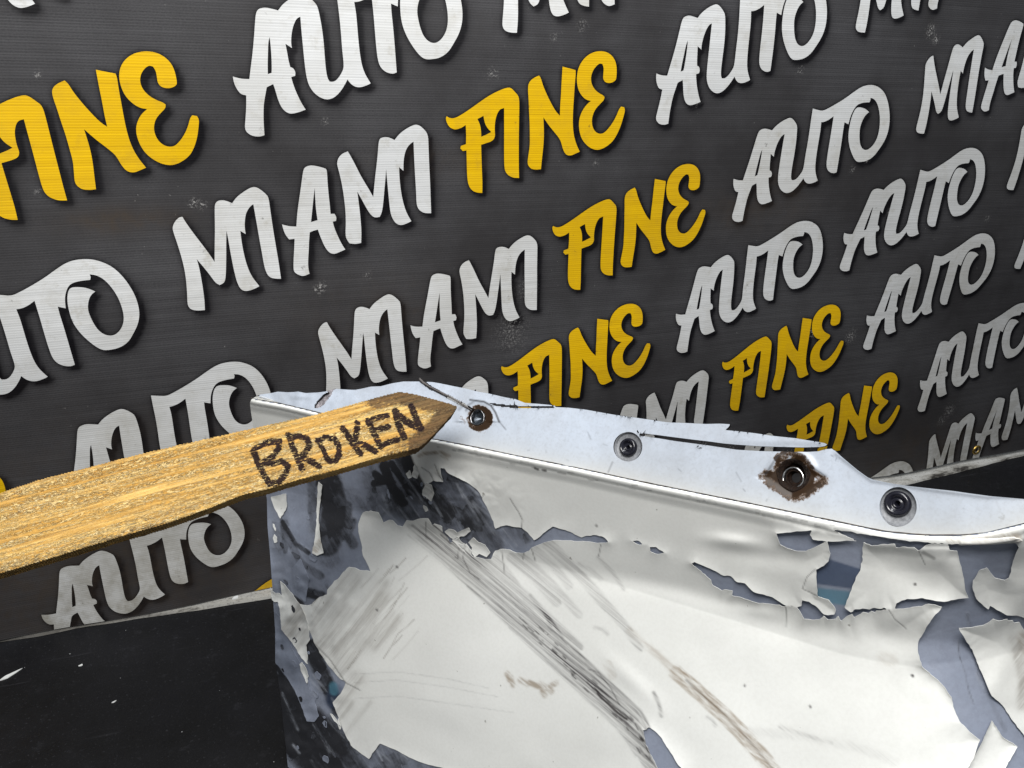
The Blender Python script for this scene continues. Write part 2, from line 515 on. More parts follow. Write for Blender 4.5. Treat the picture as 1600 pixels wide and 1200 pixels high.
def ledge_mat():
    m = NT('chipped_white_ledge', rough=0.6, spec=0.3)
    a = m.noise(m.coord((1, 3, 3)), 16, 5, 0.65); b = m.noise(m.coord((1, 1, 1)), 260, 4, 0.7)
    col = m.ramp(a, [(0.36, (0.05, 0.045, 0.04)), (0.45, (0.40, 0.385, 0.35)), (0.60, (0.62, 0.61, 0.58))])
    col = m.mix(m.ramp(b, [(0.36, 0.6), (0.46, 0.0)]), col, (0.14, 0.13, 0.12))
    sx = m.n('ShaderNodeSeparateXYZ'); m.l(m.coord(), sx.inputs[0])
    old = m.math('MULTIPLY', m.math('ADD', m.math('MULTIPLY', sx.outputs[0], -4.0), m.math('MULTIPLY', m.math('SUBTRACT', a, 0.5), 5.0)), 1.0, clamp=True)
    col = m.mix(m.math('MULTIPLY', old, 0.85), col, (0.055, 0.048, 0.040))
    return m.out(col, None, m.bump(a, 0.5, 0.001))


M_LEDGE = ledge_mat()
M_CHIP = simple('paint_chip', (0.72, 0.73, 0.72), (0.82, 0.83, 0.82), 200, 0.4)

# ------------------------------------------------------------------ floor
V = [(-3, -2, 0), (4, -2, 0), (4, 1.4, 0), (-3, 1.4, 0)]
fl = mesh('floor', V, [(0, 1, 2, 3)], M_FLOOR, None, False)
tag(fl, 'black speckled mat surface under the banner and the broken bumper', None, None, 'structure')

# ledge at the foot of the banner
lx = np.array([-60, 60, 117, 174, 297, 423, 800, 1200, 1424.5, 1515.6, 1600, 1760])
ly = np.array([1013, 995, 983, 973.6, 956, 935.6, 873, 798, 756.5, 734, 712, 672.0])
Lf = on_floor(lx, ly)
xs = np.linspace(Lf[0, 0] - 0.1, Lf[-1, 0] + 0.1, 160)
yf = np.interp(xs, Lf[:, 0], Lf[:, 1]) + 0.0012 * noise2(xs, xs * 0, 0.035, 3)
rows = []
for x, y in zip(xs, yf):
    z = 0.0035 + 0.0006 * float(noise2(np.array([x]), np.array([0.]), 0.05, 5)[0])
    rows += [(x, y, 0.0005), (x, y + 0.0012, z), (x, 0.93, z + 0.001), (x, 0.93, 0.0005)]
fc = []
for i in range(len(xs) - 1):
    for k in range(3):
        a = i * 4 + k
        fc.append((a, a + 4, a + 5, a + 1))
lg = mesh('ledge', rows, fc, M_LEDGE, None, False)
tag(lg, 'thin chipped white ledge along the foot of the banner', None, None, 'structure')

# ------------------------------------------------------------------ banner
WORDS = json.loads(r'''{"glyph": {"AUTO": [[[642.8, -84.7], [645.4, -80.8], [651.9, -79.2], [659.0, -80.5], [663.5, -81.6], [668.0, -76.1], [675.7, -70.6], [682.9, -67.2], [688.0, -65.9], [693.1, -68.3], [698.1, -72.9], [700.9, -76.6], [702.6, -86.4], [704.0, -97.5], [704.7, -110.5], [704.8, -123.5], [705.2, -135.0], [706.2, -141.7], [708.0, -145.0], [711.6, -145.4], [715.3, -143.5], [719.4, -138.6], [722.7, -132.8], [723.1, -127.0], [722.3, -113.9], [722.1, -99.3], [721.2, -81.6], [720.0, -67.4], [719.2, -54.5], [726.6, -56.0], [735.1, -57.5], [743.4, -53.9], [754.4, -48.3], [767.1, -41.1], [777.7, -33.9], [786.7, -28.3], [794.3, -25.5], [803.5, -24.4], [813.4, -25.5], [823.1, -29.8], [829.8, -34.8], [835.5, -41.9], [840.4, -50.7], [844.7, -62.0], [846.9, -73.4], [846.8, -85.0], [843.7, -95.8], [837.6, -105.9], [831.3, -115.1], [821.9, -120.9], [811.3, -122.4], [805.7, -121.9], [800.4, -118.1], [794.2, -110.5], [788.8, -102.2], [784.8, -93.1], [782.9, -84.9], [782.4, -76.8], [782.4, -68.7], [783.6, -60.7], [786.1, -54.3], [789.8, -52.2], [796.2, -52.6], [803.0, -54.2], [809.4, -58.1], [804.9, -61.4], [801.3, -67.9], [799.4, -76.8], [800.5, -84.9], [802.6, -93.2], [805.4, -99.8], [810.0, -104.8], [816.0, -106.9], [822.0, -104.9], [827.9, -98.3], [831.1, -90.0], [831.6, -80.0], [830.0, -68.6], [826.8, -58.8], [822.2, -50.0], [817.5, -44.5], [812.4, -41.3], [807.2, -40.3], [807.9, -43.0], [806.8, -45.9], [797.7, -46.3], [789.8, -48.2], [785.5, -51.9], [782.1, -59.1], [780.6, -65.5], [779.9, -73.6], [773.2, -71.2], [773.3, -78.4], [774.4, -91.4], [775.3, -106.2], [776.0, -121.1], [776.7, -135.4], [772.8, -137.0], [766.1, -135.7], [760.9, -131.8], [758.0, -125.9], [756.7, -114.3], [756.0, -99.5], [755.4, -84.9], [754.7, -73.6], [754.0, -63.7], [747.8, -68.1], [741.3, -70.8], [736.6, -71.3], [738.0, -81.6], [738.5, -94.5], [739.0, -107.5], [740.0, -120.7], [741.6, -130.6], [744.4, -138.2], [749.4, -146.2], [746.6, -147.9], [738.8, -150.4], [733.4, -149.8], [729.2, -147.1], [726.0, -142.9], [722.7, -148.7], [717.0, -156.1], [710.8, -161.0], [704.2, -162.5], [698.3, -160.7], [692.2, -156.3], [687.8, -149.6], [686.0, -142.9], [685.0, -133.0], [684.5, -118.3], [684.2, -107.0], [683.9, -95.8], [683.9, -86.3], [680.2, -87.9], [676.6, -94.2], [674.2, -102.2], [673.2, -110.1], [673.7, -114.6], [667.9, -110.9], [668.8, -118.1], [669.6, -126.2], [670.7, -131.9], [673.7, -133.1], [675.5, -136.9], [674.7, -140.2], [670.9, -141.3], [672.2, -147.6], [674.8, -155.9], [678.7, -165.2], [682.7, -172.1], [677.4, -174.1], [669.6, -176.2], [664.4, -175.4], [659.4, -170.5], [656.4, -162.1], [654.8, -153.8], [653.2, -148.0], [646.8, -151.1], [645.0, -157.7], [642.6, -166.7], [641.4, -176.7], [640.8, -186.7], [640.6, -196.9], [636.3, -198.4], [629.2, -197.8], [624.2, -194.6], [622.3, -190.3], [623.6, -182.8], [625.6, -171.2], [626.8, -158.8], [621.9, -157.9], [618.5, -152.9], [616.5, -147.2], [616.1, -141.5], [623.7, -143.6], [631.2, -143.7], [633.0, -135.3], [636.3, -120.9], [639.3, -105.1], [641.1, -94.0]], [[653.6, -105.2], [653.9, -113.1], [653.7, -124.4], [653.2, -132.5], [652.6, -137.7], [648.9, -138.9], [649.6, -129.2], [650.8, -119.5], [651.9, -109.9]]], "FINE": [[[231.2, -66.2], [234.9, -68.2], [240.7, -68.2], [247.9, -64.5], [256.7, -59.1], [268.4, -51.1], [280.1, -43.6], [291.8, -38.2], [300.7, -35.4], [304.5, -36.4], [309.2, -40.6], [313.9, -45.2], [314.8, -58.0], [315.5, -77.2], [316.6, -99.6], [317.7, -120.9], [318.7, -134.0], [311.6, -133.8], [305.2, -130.8], [301.6, -126.4], [300.2, -120.7], [299.3, -106.5], [298.4, -85.5], [297.5, -69.0], [296.9, -57.1], [292.4, -58.2], [289.4, -62.3], [287.3, -69.0], [286.8, -77.2], [287.2, -82.7], [287.8, -86.8], [286.3, -91.0], [282.6, -93.3], [276.6, -95.1], [271.7, -96.5], [272.6, -110.4], [273.8, -127.4], [274.6, -138.9], [274.7, -150.4], [268.3, -150.0], [262.1, -147.2], [258.2, -141.4], [256.6, -134.2], [255.7, -121.4], [255.2, -110.2], [254.8, -102.6], [250.4, -103.2], [247.7, -100.4], [248.1, -97.7], [254.0, -95.7], [254.0, -88.1], [253.6, -80.0], [253.1, -75.2], [248.0, -78.6], [240.7, -80.4], [234.8, -77.9], [231.7, -73.3], [230.2, -68.6]], [[273.3, -65.5], [274.6, -71.8], [277.7, -77.9], [283.1, -82.7], [277.9, -85.4], [271.6, -87.9], [271.1, -81.3], [269.5, -74.5], [266.4, -68.9]], [[323.6, -32.4], [326.2, -27.7], [331.4, -24.3], [335.9, -22.6], [338.3, -25.4], [340.9, -32.1], [345.2, -40.1], [352.0, -50.9], [358.9, -60.4], [364.2, -64.8], [363.6, -54.9], [363.6, -41.2], [363.2, -27.6], [363.1, -12.7], [368.7, -13.9], [379.0, -15.9], [379.7, -19.2], [379.5, -30.0], [379.7, -43.7], [379.9, -60.3], [380.8, -74.3], [382.9, -85.7], [386.8, -95.7], [392.1, -104.7], [386.0, -107.3], [380.4, -109.4], [374.6, -107.9], [370.9, -102.1], [368.6, -95.6], [366.2, -90.6], [360.2, -84.2], [351.8, -75.8], [344.2, -66.7], [345.5, -77.2], [346.4, -88.4], [346.3, -99.8], [345.6, -111.2], [345.0, -124.3], [339.9, -124.9], [333.4, -124.1], [329.3, -120.4], [328.0, -116.0], [328.8, -108.2], [329.9, -96.8], [329.1, -85.6], [328.0, -71.6], [326.2, -57.9], [325.1, -47.1], [323.9, -39.0]], [[431.1, -23.6], [429.7, -26.4], [424.2, -29.0], [417.6, -28.4], [414.0, -24.6], [414.0, -18.5], [413.9, -13.1], [411.9, -9.1], [408.6, -8.2], [404.8, -10.6], [400.4, -16.1], [398.6, -22.9], [399.9, -29.7], [404.4, -35.8], [410.4, -39.8], [415.5, -41.8], [418.1, -43.9], [417.6, -47.4], [412.3, -52.3], [407.7, -57.3], [405.0, -63.6], [404.3, -70.0], [406.0, -77.1], [409.7, -82.1], [414.9, -84.7], [420.7, -84.3], [426.9, -78.5], [432.1, -71.3], [435.7, -64.2], [438.3, -57.0], [440.6, -54.2], [444.8, -54.9], [446.4, -58.4], [445.0, -65.6], [442.6, -75.6], [438.5, -85.8], [433.3, -93.8], [425.4, -99.6], [417.3, -102.9], [409.7, -102.4], [401.9, -98.7], [394.8, -92.2], [390.5, -84.3], [388.3, -74.3], [388.8, -65.8], [391.6, -58.8], [396.0, -52.5], [401.3, -48.3], [395.6, -47.4], [389.7, -43.6], [384.4, -36.8], [381.8, -28.7], [381.3, -19.2], [383.4, -11.1], [388.4, -3.7], [395.9, 1.8], [405.2, 4.5], [414.8, 4.1], [422.4, 0.6], [427.8, -5.3], [430.4, -12.7]]], "MIAMI": [[[-60.4, -177.6], [-57.2, -171.5], [-52.6, -167.3], [-49.3, -166.9], [-46.8, -172.8], [-41.5, -182.8], [-34.6, -194.8], [-27.6, -207.0], [-23.5, -215.5], [-21.7, -200.0], [-19.3, -182.0], [-17.2, -160.7], [-16.2, -154.6], [-12.9, -151.5], [-7.8, -151.0], [-3.0, -152.7], [0.7, -154.6], [5.9, -148.2], [13.2, -143.1], [20.4, -138.9], [25.5, -138.0], [30.4, -140.9], [35.1, -145.5], [37.9, -149.1], [38.4, -162.6], [39.3, -180.8], [40.7, -201.2], [42.1, -220.2], [42.9, -237.9], [37.5, -237.6], [31.3, -235.8], [28.2, -230.8], [26.6, -223.1], [25.7, -209.8], [24.5, -194.9], [23.4, -178.3], [22.5, -165.6], [21.8, -156.1], [17.5, -159.2], [13.5, -165.3], [11.6, -172.4], [10.6, -180.5], [10.9, -187.4], [5.9, -183.9], [5.9, -194.0], [6.7, -206.9], [8.5, -220.1], [12.0, -232.7], [19.4, -244.7], [13.2, -247.6], [5.0, -249.5], [-0.1, -247.2], [-2.9, -240.3], [-4.5, -230.7], [-5.7, -217.5], [-6.7, -202.6], [-7.3, -189.7], [-8.0, -183.0], [-9.8, -196.9], [-11.8, -215.2], [-14.4, -233.9], [-16.6, -238.5], [-21.2, -240.6], [-25.2, -237.9], [-28.7, -231.1], [-33.7, -222.4], [-40.8, -211.4], [-39.6, -219.2], [-38.9, -230.4], [-38.5, -241.7], [-38.4, -255.1], [-39.3, -266.9], [-45.9, -267.0], [-52.6, -265.5], [-55.5, -261.5], [-55.6, -255.7], [-54.3, -242.5], [-53.8, -225.8], [-55.0, -211.0], [-57.2, -196.4], [-59.6, -183.8]], [[75.2, -123.1], [77.0, -118.7], [82.3, -116.6], [88.2, -117.1], [95.6, -119.0], [99.3, -120.6], [100.1, -123.6], [100.0, -133.3], [100.3, -145.5], [101.0, -157.9], [101.3, -168.8], [105.5, -168.9], [107.6, -172.9], [106.6, -176.8], [103.1, -177.5], [104.5, -184.7], [107.9, -194.4], [111.4, -202.7], [115.0, -209.0], [108.5, -211.5], [102.8, -213.6], [97.4, -212.0], [93.1, -205.8], [89.8, -196.8], [87.6, -189.5], [86.6, -185.5], [81.9, -186.6], [77.7, -188.3], [76.2, -197.8], [75.0, -208.9], [73.4, -220.2], [73.1, -228.3], [73.9, -234.1], [67.5, -236.5], [62.2, -235.0], [57.8, -231.5], [57.1, -227.4], [58.3, -216.1], [59.9, -204.9], [61.1, -194.7], [55.3, -195.2], [52.0, -190.3], [50.2, -184.8], [49.2, -178.5], [55.8, -180.8], [64.0, -181.4], [65.7, -169.1], [68.1, -156.9], [71.1, -143.3], [73.5, -131.3]], [[86.3, -140.3], [86.0, -149.7], [86.0, -160.5], [86.5, -169.8], [87.0, -175.3], [79.8, -177.1], [81.4, -168.1], [83.2, -157.3], [85.0, -146.7]], [[110.9, -114.8], [112.8, -108.8], [117.6, -104.4], [123.0, -102.5], [125.4, -106.7], [130.0, -115.8], [136.3, -129.5], [143.6, -142.0], [148.7, -151.8], [150.4, -137.5], [152.6, -122.2], [154.8, -107.0], [156.3, -91.4], [159.0, -88.4], [165.3, -87.7], [169.9, -89.2], [173.5, -91.0], [178.7, -84.7], [185.9, -79.5], [194.8, -75.1], [199.5, -75.1], [204.3, -78.0], [210.6, -84.8], [211.2, -98.4], [211.9, -115.4], [213.0, -134.2], [213.7, -153.3], [214.2, -171.9], [207.8, -171.7], [202.8, -169.9], [198.7, -165.7], [197.2, -159.2], [197.1, -148.1], [196.1, -130.7], [195.1, -112.1], [194.4, -92.7], [190.3, -95.3], [186.2, -100.5], [184.0, -107.4], [183.0, -115.0], [182.9, -123.9], [178.1, -119.8], [178.3, -130.3], [179.5, -144.4], [181.6, -157.2], [185.4, -170.1], [191.0, -180.1], [185.1, -182.8], [178.4, -184.5], [172.8, -181.8], [168.9, -175.2], [167.1, -167.9], [166.2, -156.7], [165.1, -141.0], [164.3, -130.1], [163.7, -121.6], [162.6, -133.1], [160.9, -147.1], [159.7, -158.1], [157.7, -169.2], [155.1, -173.9], [150.2, -174.8], [145.5, -171.9], [141.1, -164.6], [136.0, -154.3], [131.4, -145.3], [132.3, -155.7], [133.1, -165.2], [133.8, -177.9], [134.0, -190.8], [133.0, -202.4], [126.5, -203.4], [120.1, -202.3], [116.5, -196.4], [116.3, -190.0], [117.4, -178.8], [117.6, -166.2], [116.8, -152.1], [115.6, -139.8], [113.6, -127.6], [111.9, -120.0]]]}, "place": [["AUTO", "c", [1.0, 0.0, 0.0, 1.0, 0.0, 0.0]], ["AUTO", "a", [1.01441, 0.00762, 5e-05, 1.00641, -0.61046, 0.10741]], ["AUTO", "b", [1.00565, 0.00086, 0.00515, 1.00803, -0.13584, 0.12475]], ["AUTO", "d", [1.00773, -0.0011, 0.0206, 1.00321, -0.06696, -0.17533]], ["AUTO", "e", [1.00338, -0.00918, 0.01753, 1.00264, 0.19823, -0.07285]], ["AUTO", "f", [0.98242, -0.00224, 0.01467, 1.00488, 0.28249, -0.20424]], ["AUTO", "g", [1.00577, -0.01702, -0.01083, 1.01589, 0.40199, -0.31395]], ["AUTO", "h", [0.99322, -0.01019, -0.01015, 0.99987, -0.94534, -0.17149]], ["AUTO", "i", [0.99667, 0.01602, 0.0491, 0.98893, -0.82027, -0.31806]], ["AUTO", "j", [1.00164, 0.01928, 0.03218, 0.9567, -0.87347, -0.49897]], ["AUTO", "r", [1.0241, 0.0026, -0.08249, 1.05135, 0.19326, -0.59219]], ["FINE", "b", [1.0, 0.0, 0.0, 1.0, 0.0, 0.0]], ["FINE", "a", [1.01839, 0.00936, -0.00388, 0.9824, -0.4763, -0.01788]], ["FINE", "c", [0.99927, 0.00221, 0.01038, 0.99267, 0.13424, -0.12643]], ["FINE", "d", [0.98563, 0.00351, 0.01054, 0.97191, 0.07546, -0.3041]], ["FINE", "e", [0.9996, -0.00243, 0.00969, 0.99408, 0.40656, -0.3298]], ["FINE", "f", [0.98849, -0.00451, 0.00407, 1.01439, 0.54928, -0.44977]], ["FINE", "x", [0.99605, 0.0182, 0.05909, 0.98185, -0.69268, -0.44095]], ["FINE", "z", [1.0, 0.0, 0.0, 1.0, -0.29234, -0.59514]], ["MIAMI", "b", [1.0, 0.0, 0.0, 1.0, 0.0, 0.0]], ["MIAMI", "c", [0.98668, -0.00551, 0.00242, 0.98682, 0.13803, -0.1268]], ["MIAMI", "e", [0.99373, -0.00856, -0.00028, 0.94059, 0.40678, -0.33286]], ["MIAMI", "g", [0.97517, -0.00954, 0.01799, 0.98387, 0.953, 0.17694]], ["MIAMI", "t", [1.0, 0.0, 0.0, 1.0, 0.34769, 0.28633]], ["MIAMI", "u", [1.0, 0.0, 0.0, 1.0, 0.81698, 0.30362]], ["MIAMI", "r", [0.99946, -0.0075, -0.06273, 1.03444, 1.12691, -0.40232]], ["MIAMI", "d", [0.97321, -0.00406, 0.00268, 0.96617, 0.0792, -0.30446]], ["MIAMI", "f", [0.97609, -0.01232, -0.00377, 1.00846, 0.55303, -0.45017]], ["MIAMI", "ne", [0.9783, -0.01852, 0.0353, 0.98631, 1.15755, 0.09581]], ["MIAMI", "nf", [0.95789, -0.01177, 0.03211, 0.98863, 1.22133, -0.02857]], ["MIAMI", "p", [1.0, 0.0, 0.0, 1.0, -0.3373, 0.20681]]]}''')
ban = empty('printed_banner', (0.4, BAN_Y, 0.01))
tag(ban, 'dark grey vinyl banner printed with slanted white and yellow lettering', 'banner')
ZB = lambda x: 0.0055 + 0.0055 * sm(x, -0.1, 1.3)     # height of the lower hem


def ban_y(u, z):
    w = 0.0026 * np.sin(u * 9.0 + 1.3) + 0.0016 * np.sin(u * 17 + z * 6) + 0.0032 * np.sin(z * 15 + u * 3 + 0.6 * np.sin(u * 7)) + 0.0011 * np.sin(z * 29 - u * 5 + np.sin(u * 11))
    hem = np.exp(-np.maximum(z, 0) / 0.03)
    w = w - hem * (0.0015 + 0.0022 * np.exp(-((u - 1.02) / 0.035) ** 2) + 0.0012 * np.sin(u * 31))
    return BAN_Y + w


def place(w, T):
    """glyph outlines (mm in the banner plane) -> banner coordinates in m"""
    T = np.array(T).reshape(3, 2)
    out = []
    for g in WORDS['glyph'][w]:
        g = np.array(g) / 1000
        q = np.c_[g, np.ones(len(g))] @ T
        q[:, 1] += CAM_H
        out.append(q)
    return out


HOLES = {'AUTO': [(0, 1)], 'FINE': [(0, 1), (2,), (3,)], 'MIAMI': [(0,), (1, 2), (3,)]}
HOLES['AUTO'] = [(0, 1)]
U0, U1, Z1 = -0.72, 1.72, 1.02
fs = 0.0016
gu = np.arange(U0, U1, fs); gz = np.arange(-0.02, Z1, fs)
ink = np.zeros((len(gz), len(gu)), np.float32)
letters = []
for w, k, T in WORDS['place']:
    polys = place(w, T)
    for grp in HOLES[w]:
        m_ = np.concatenate([polys[g] for g in grp])
        lo, hi = m_.min(0), m_.max(0)
        if hi[0] < U0 or lo[0] > U1: continue
        i0, i1 = np.searchsorted(gu, [lo[0], hi[0]]); j0, j1 = np.searchsorted(gz, [lo[1], hi[1]])
        if i1 <= i0 or j1 <= j0: continue
        X, Z = np.meshgrid(gu[i0:i1], gz[j0:j1])
        ins = np.zeros(X.shape, bool)
        for g in grp:
            p = polys[g]
            for a, b in zip(p, np.roll(p, -1, 0)):
                c = (a[1] > Z) != (b[1] > Z)
                if c.any():
                    xi = (b[0] - a[0]) * (Z - a[1]) / (b[1] - a[1] + 1e-12) + a[0]
                    ins ^= c & (X < xi)
        ink[j0:j1, i0:i1] = np.maximum(ink[j0:j1, i0:i1], ins)
    letters.append((w, k, polys))


def shift(A, dx, dz):
    return np.roll(np.roll(A, dx, 1), -dz, 0)


def blur(A, r):
    k = np.exp(-0.5 * (np.arange(-3 * r, 3 * r + 1) / r) ** 2); k /= k.sum()
    for ax in (0, 1):
        A = sum(np.roll(A, s - 3 * r, ax) * c for s, c in enumerate(k))
    return A


# the printed drop shadow of the artwork: dark copy of the letters, below and to the right of them
hard = np.zeros_like(ink)
for s in range(0, 4):
    hard = np.maximum(hard, shift(ink, s, s))
halo = np.clip(0.92 * blur(hard, 1) * 1.15 + 0.75 * blur(shift(hard, 1, 1), 3), 0, 1)
halo = np.clip(halo * 1.12, 0, 1)
st = 2
uu = gu[::st]; zz = gz[::st]
U, Z = np.meshgrid(uu, zz)
hb = ZB(U)
Zc = np.where(Z < hb, hb, Z)
keep = Z > hb - fs * st * 1.01
V = np.stack([U.ravel(), ban_y(U, Zc).ravel(), Zc.ravel()], 1)
ny, nx = U.shape
i = (np.arange(ny - 1)[:, None] * nx + np.arange(nx - 1)[None]).ravel()
Fq = np.stack([i, i + 1, i + nx + 1, i + nx], 1)
kk = keep.ravel()
Fq = Fq[kk[Fq].all(1)]
used = np.zeros(len(V), bool); used[Fq] = True
rm = np.cumsum(used) - 1
bo = mesh('printed_sheet', V[used], rm[Fq], M_GROUND, ban)
A = np.zeros((len(V), 4)); A[:, 0] = halo[::st, ::st].ravel()
Pb = V[:, [0, 2]]
def spot(px, py, rx, ry, amp, ch, wob=0.5):
    c = on_banner(np.array([px]), np.array([py]))[0]
    q = np.exp(-(((Pb[:, 0] - c[0]) / rx) ** 2 + ((Pb[:, 1] - c[2]) / ry) ** 2))
    A[:, ch] = np.maximum(A[:, ch], amp * q * (1 + wob * noise2(Pb[:, 0], Pb[:, 1], 0.006, ch)))
for px, py, r, a in [(1457, 48, .006, .8), (1465, 62, .004, .8), (825, 452, .010, .35), (800, 520, .018, .30), (1270, 520, .006, .5), (1330, 525, .008, .5),
                     (768, 115, .005, .4), (300, 320, .003, .8), (306, 318, .003, .8), (316, 322, .003, .7), (498, 452, .004, 1.), (503, 449, .004, 1.), (58, 117, .002, 1.),
                     (60, 300, .002, .9), (1330, 265, .003, .8), (1352, 250, .003, .6), (930, 255, .003, .6), (1475, 565, .004, .5), (1480, 640, .009, .5), (1468, 655, .007, .5),
                     (1250, 110, .004, .5), (1085, 158, .005, .4), (508, 190, .002, .8), (862, 58, .003, .5), (905, 40, .005, .3), (1180, 415, .008, .2), (1390, 330, .003, .6),
                     (1540, 340, .004, .5), (575, 430, .003, .5), (1145, 700, .010, .25), (1260, 700, .01, .2)]:
    spot(px, py, r, r * 1.1, a, 1)
for px, py, rx, rz, a in [(190, 345, .05, .012, .8), (60, 880, .32, .14, .55), (250, 900, .2, .10, .4), (1180, 330, .10, .03, .4), (1230, 290, .04, .03, .4), (600, 500, .10, .05, .3), (1440, 700, .2, .05, .5), (700, 250, .1, .02, .3)]:  # brown dirt; the wide lower-left spots also paint in the shade there
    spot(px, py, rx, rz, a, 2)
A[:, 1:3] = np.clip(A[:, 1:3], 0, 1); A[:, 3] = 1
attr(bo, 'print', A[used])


def cdt_fill(polys, step):
    """triangulate outlines (first outer, rest holes) with inner points"""
    pts, edges = [], []
    for p in polys:
        q = []
        for a, b in zip(p, np.roll(p, -1, 0)):
            n = max(1, int(np.linalg.norm(b - a) / (step * 0.7)))
            for s in range(n): q.append(a + (b - a) * s / n)
        b0 = len(pts)
        pts += q
        edges += [(b0 + i, b0 + (i + 1) % len(q)) for i in range(len(q))]
    lo, hi = polys[0].min(0), polys[0].max(0)
    gx, gy = np.meshgrid(np.arange(lo[0], hi[0], step), np.arange(lo[1], hi[1], step))
    G = np.stack([gx.ravel(), gy.ravel()], 1)
    s = sdf(G, polys[0], 1.0)
    for h in polys[1:]: s = np.minimum(s, -sdf(G, h, 1.0))
    pts += list(G[s > step * 0.3])
    v, e, f, *_ = delaunay_2d_cdt([Vector((float(a), float(b))) for a, b in pts], edges, [], 0, 1e-7)
    v = np.array([(a[0], a[1]) for a in v]); f = np.array([t for t in f if len(t) == 3])
    c = v[f].mean(1)
    s = sdf(c, polys[0], 1.0)
    for h in polys[1:]: s = np.minimum(s, -sdf(c, h, 1.0))
    return v, f[s > 0]


def chaikin(p, n=2):
    """round soft outlines, keep sharp corners"""
    for _ in range(n):
        a, b, c = np.roll(p, 1, 0), p, np.roll(p, -1, 0)
        d1 = (b - a) / (np.linalg.norm(b - a, axis=1)[:, None] + 1e-12); d2 = (c - b) / (np.linalg.norm(c - b, axis=1)[:, None] + 1e-12)
        ang = np.degrees(np.arccos(np.clip((d1 * d2).sum(1), -1, 1)))
        out = []
        for k in range(len(p)):
            if ang[k] > 48: out.append(b[k])
            else:
                out.append(b[k] * 0.75 + a[k] * 0.25); out.append(b[k] * 0.75 + c[k] * 0.25)
        p = np.array(out)
    return p


WORDLABEL = {'AUTO': 'white printed word AUTO', 'MIAMI': 'white printed word MIAMI', 'FINE': 'yellow printed word FINE'}
for w, k, polys in letters:
    vs, fs_, off = [], [], 0
    for grp in HOLES[w]:
        pp = [chaikin(polys[g]) for g in grp]
        if pp[0][:, 0].max() < U0 + .01 or pp[0][:, 0].min() > U1 - .01 or pp[0][:, 1].max() < 0.012: continue
        v, f = cdt_fill(pp, 0.010)
        v = v.copy()
        low = v[:, 1] < ZB(v[:, 0]) + 0.0005
        ok = ~low[f].all(1)
        f = f[ok]
        v[low, 1] = ZB(v[low, 0]) + 0.0005
        if not len(f): continue
        vs.append(v); fs_.append(f + off); off += len(v)
    if not vs: continue
    v = np.concatenate(vs); f = np.concatenate(fs_)
    a = v[f[:, 1]] - v[f[:, 0]]; b = v[f[:, 2]] - v[f[:, 0]]
    flip = (a[:, 0] * b[:, 1] - a[:, 1] * b[:, 0]) < 0
    f[flip] = f[flip][:, ::-1]
    P3 = np.stack([v[:, 0], ban_y(v[:, 0], v[:, 1]) - 0.0004, v[:, 1]], 1)
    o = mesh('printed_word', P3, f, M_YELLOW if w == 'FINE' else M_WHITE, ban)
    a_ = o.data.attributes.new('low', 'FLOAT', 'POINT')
    a_.data.foreach_set('value', (0.9 * np.exp(-v[:, 1] / 0.16)).astype(np.float32))  # painted shade and grime, growing towards the hem
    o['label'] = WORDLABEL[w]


def lathe(name, prof, c, n, mat, parent, seg=40, jitter=0.0, squash=None):
    """prof: (radius, height along n) pairs"""
    n = np.array(n) / np.linalg.norm(n)
    a = np.cross(n, [0, 0, 1.0]); a /= np.linalg.norm(a); b = np.cross(n, a)
    V, Fc = [], []
    for r, h in prof:
        for s in range(seg):
            t = 2 * math.pi * s / seg
            rr = r * (1 + jitter * math.sin(3 * t + r * 900) + jitter * 0.7 * math.sin(7 * t + 1 + h * 2000))
            V.append(c + a * rr * math.cos(t) + b * rr * math.sin(t) + n * h)
    for i in range(len(prof) - 1):
        for s in range(seg):
            s2 = (s + 1) % seg
            Fc.append((i * seg + s, i * seg + s2, (i + 1) * seg + s2, (i + 1) * seg + s))
    return mesh(name, V, Fc, mat, parent)


c = on_banner(np.array([1524.]), np.array([702.]))[0] + np.array([0, -0.003, 0])
lathe('eyelet', [(.0045, .0), (.0052, .0012), (.0075, .0018), (.0090, .0008), (.0094, -.001)], c, (0, -1, 0), M_BRASS, ban, 28)
lathe('screw_head', [(.0001, .0002), (.0020, .0000), (.0044, -.0008), (.0046, -.002)], c, (0, -1, 0), M_RUST, ban, 20)

# loose chips lying on the mat
def chip(px, py, L, W, ang, label, th=0.0006):
    c = on_floor(np.array([px]), np.array([py]))[0]
    n = 7
    ring = []
    for k in range(n):
        t = 2 * math.pi * k / n
        r = 1 + 0.25 * math.sin(2.3 * k + px)
        x, y = L / 2 * math.cos(t) * r, W / 2 * math.sin(t) * r
        ring.append((x * math.cos(ang) - y * math.sin(ang), x * math.sin(ang) + y * math.cos(ang)))
    V = [(c[0] + x, c[1] + y, 0.0002) for x, y in ring] + [(c[0] + x, c[1] + y, th + 0.0003 * math.sin(x * 900)) for x, y in ring]
    Fc = [tuple(range(n, 2 * n))] + [(k, (k + 1) % n, n + (k + 1) % n, n + k) for k in range(n)]
    o = mesh('paint_chip', V, Fc, M_CHIP, None, False)
    tag(o, label, 'paint chip', 'white paint chips lying on the mat')


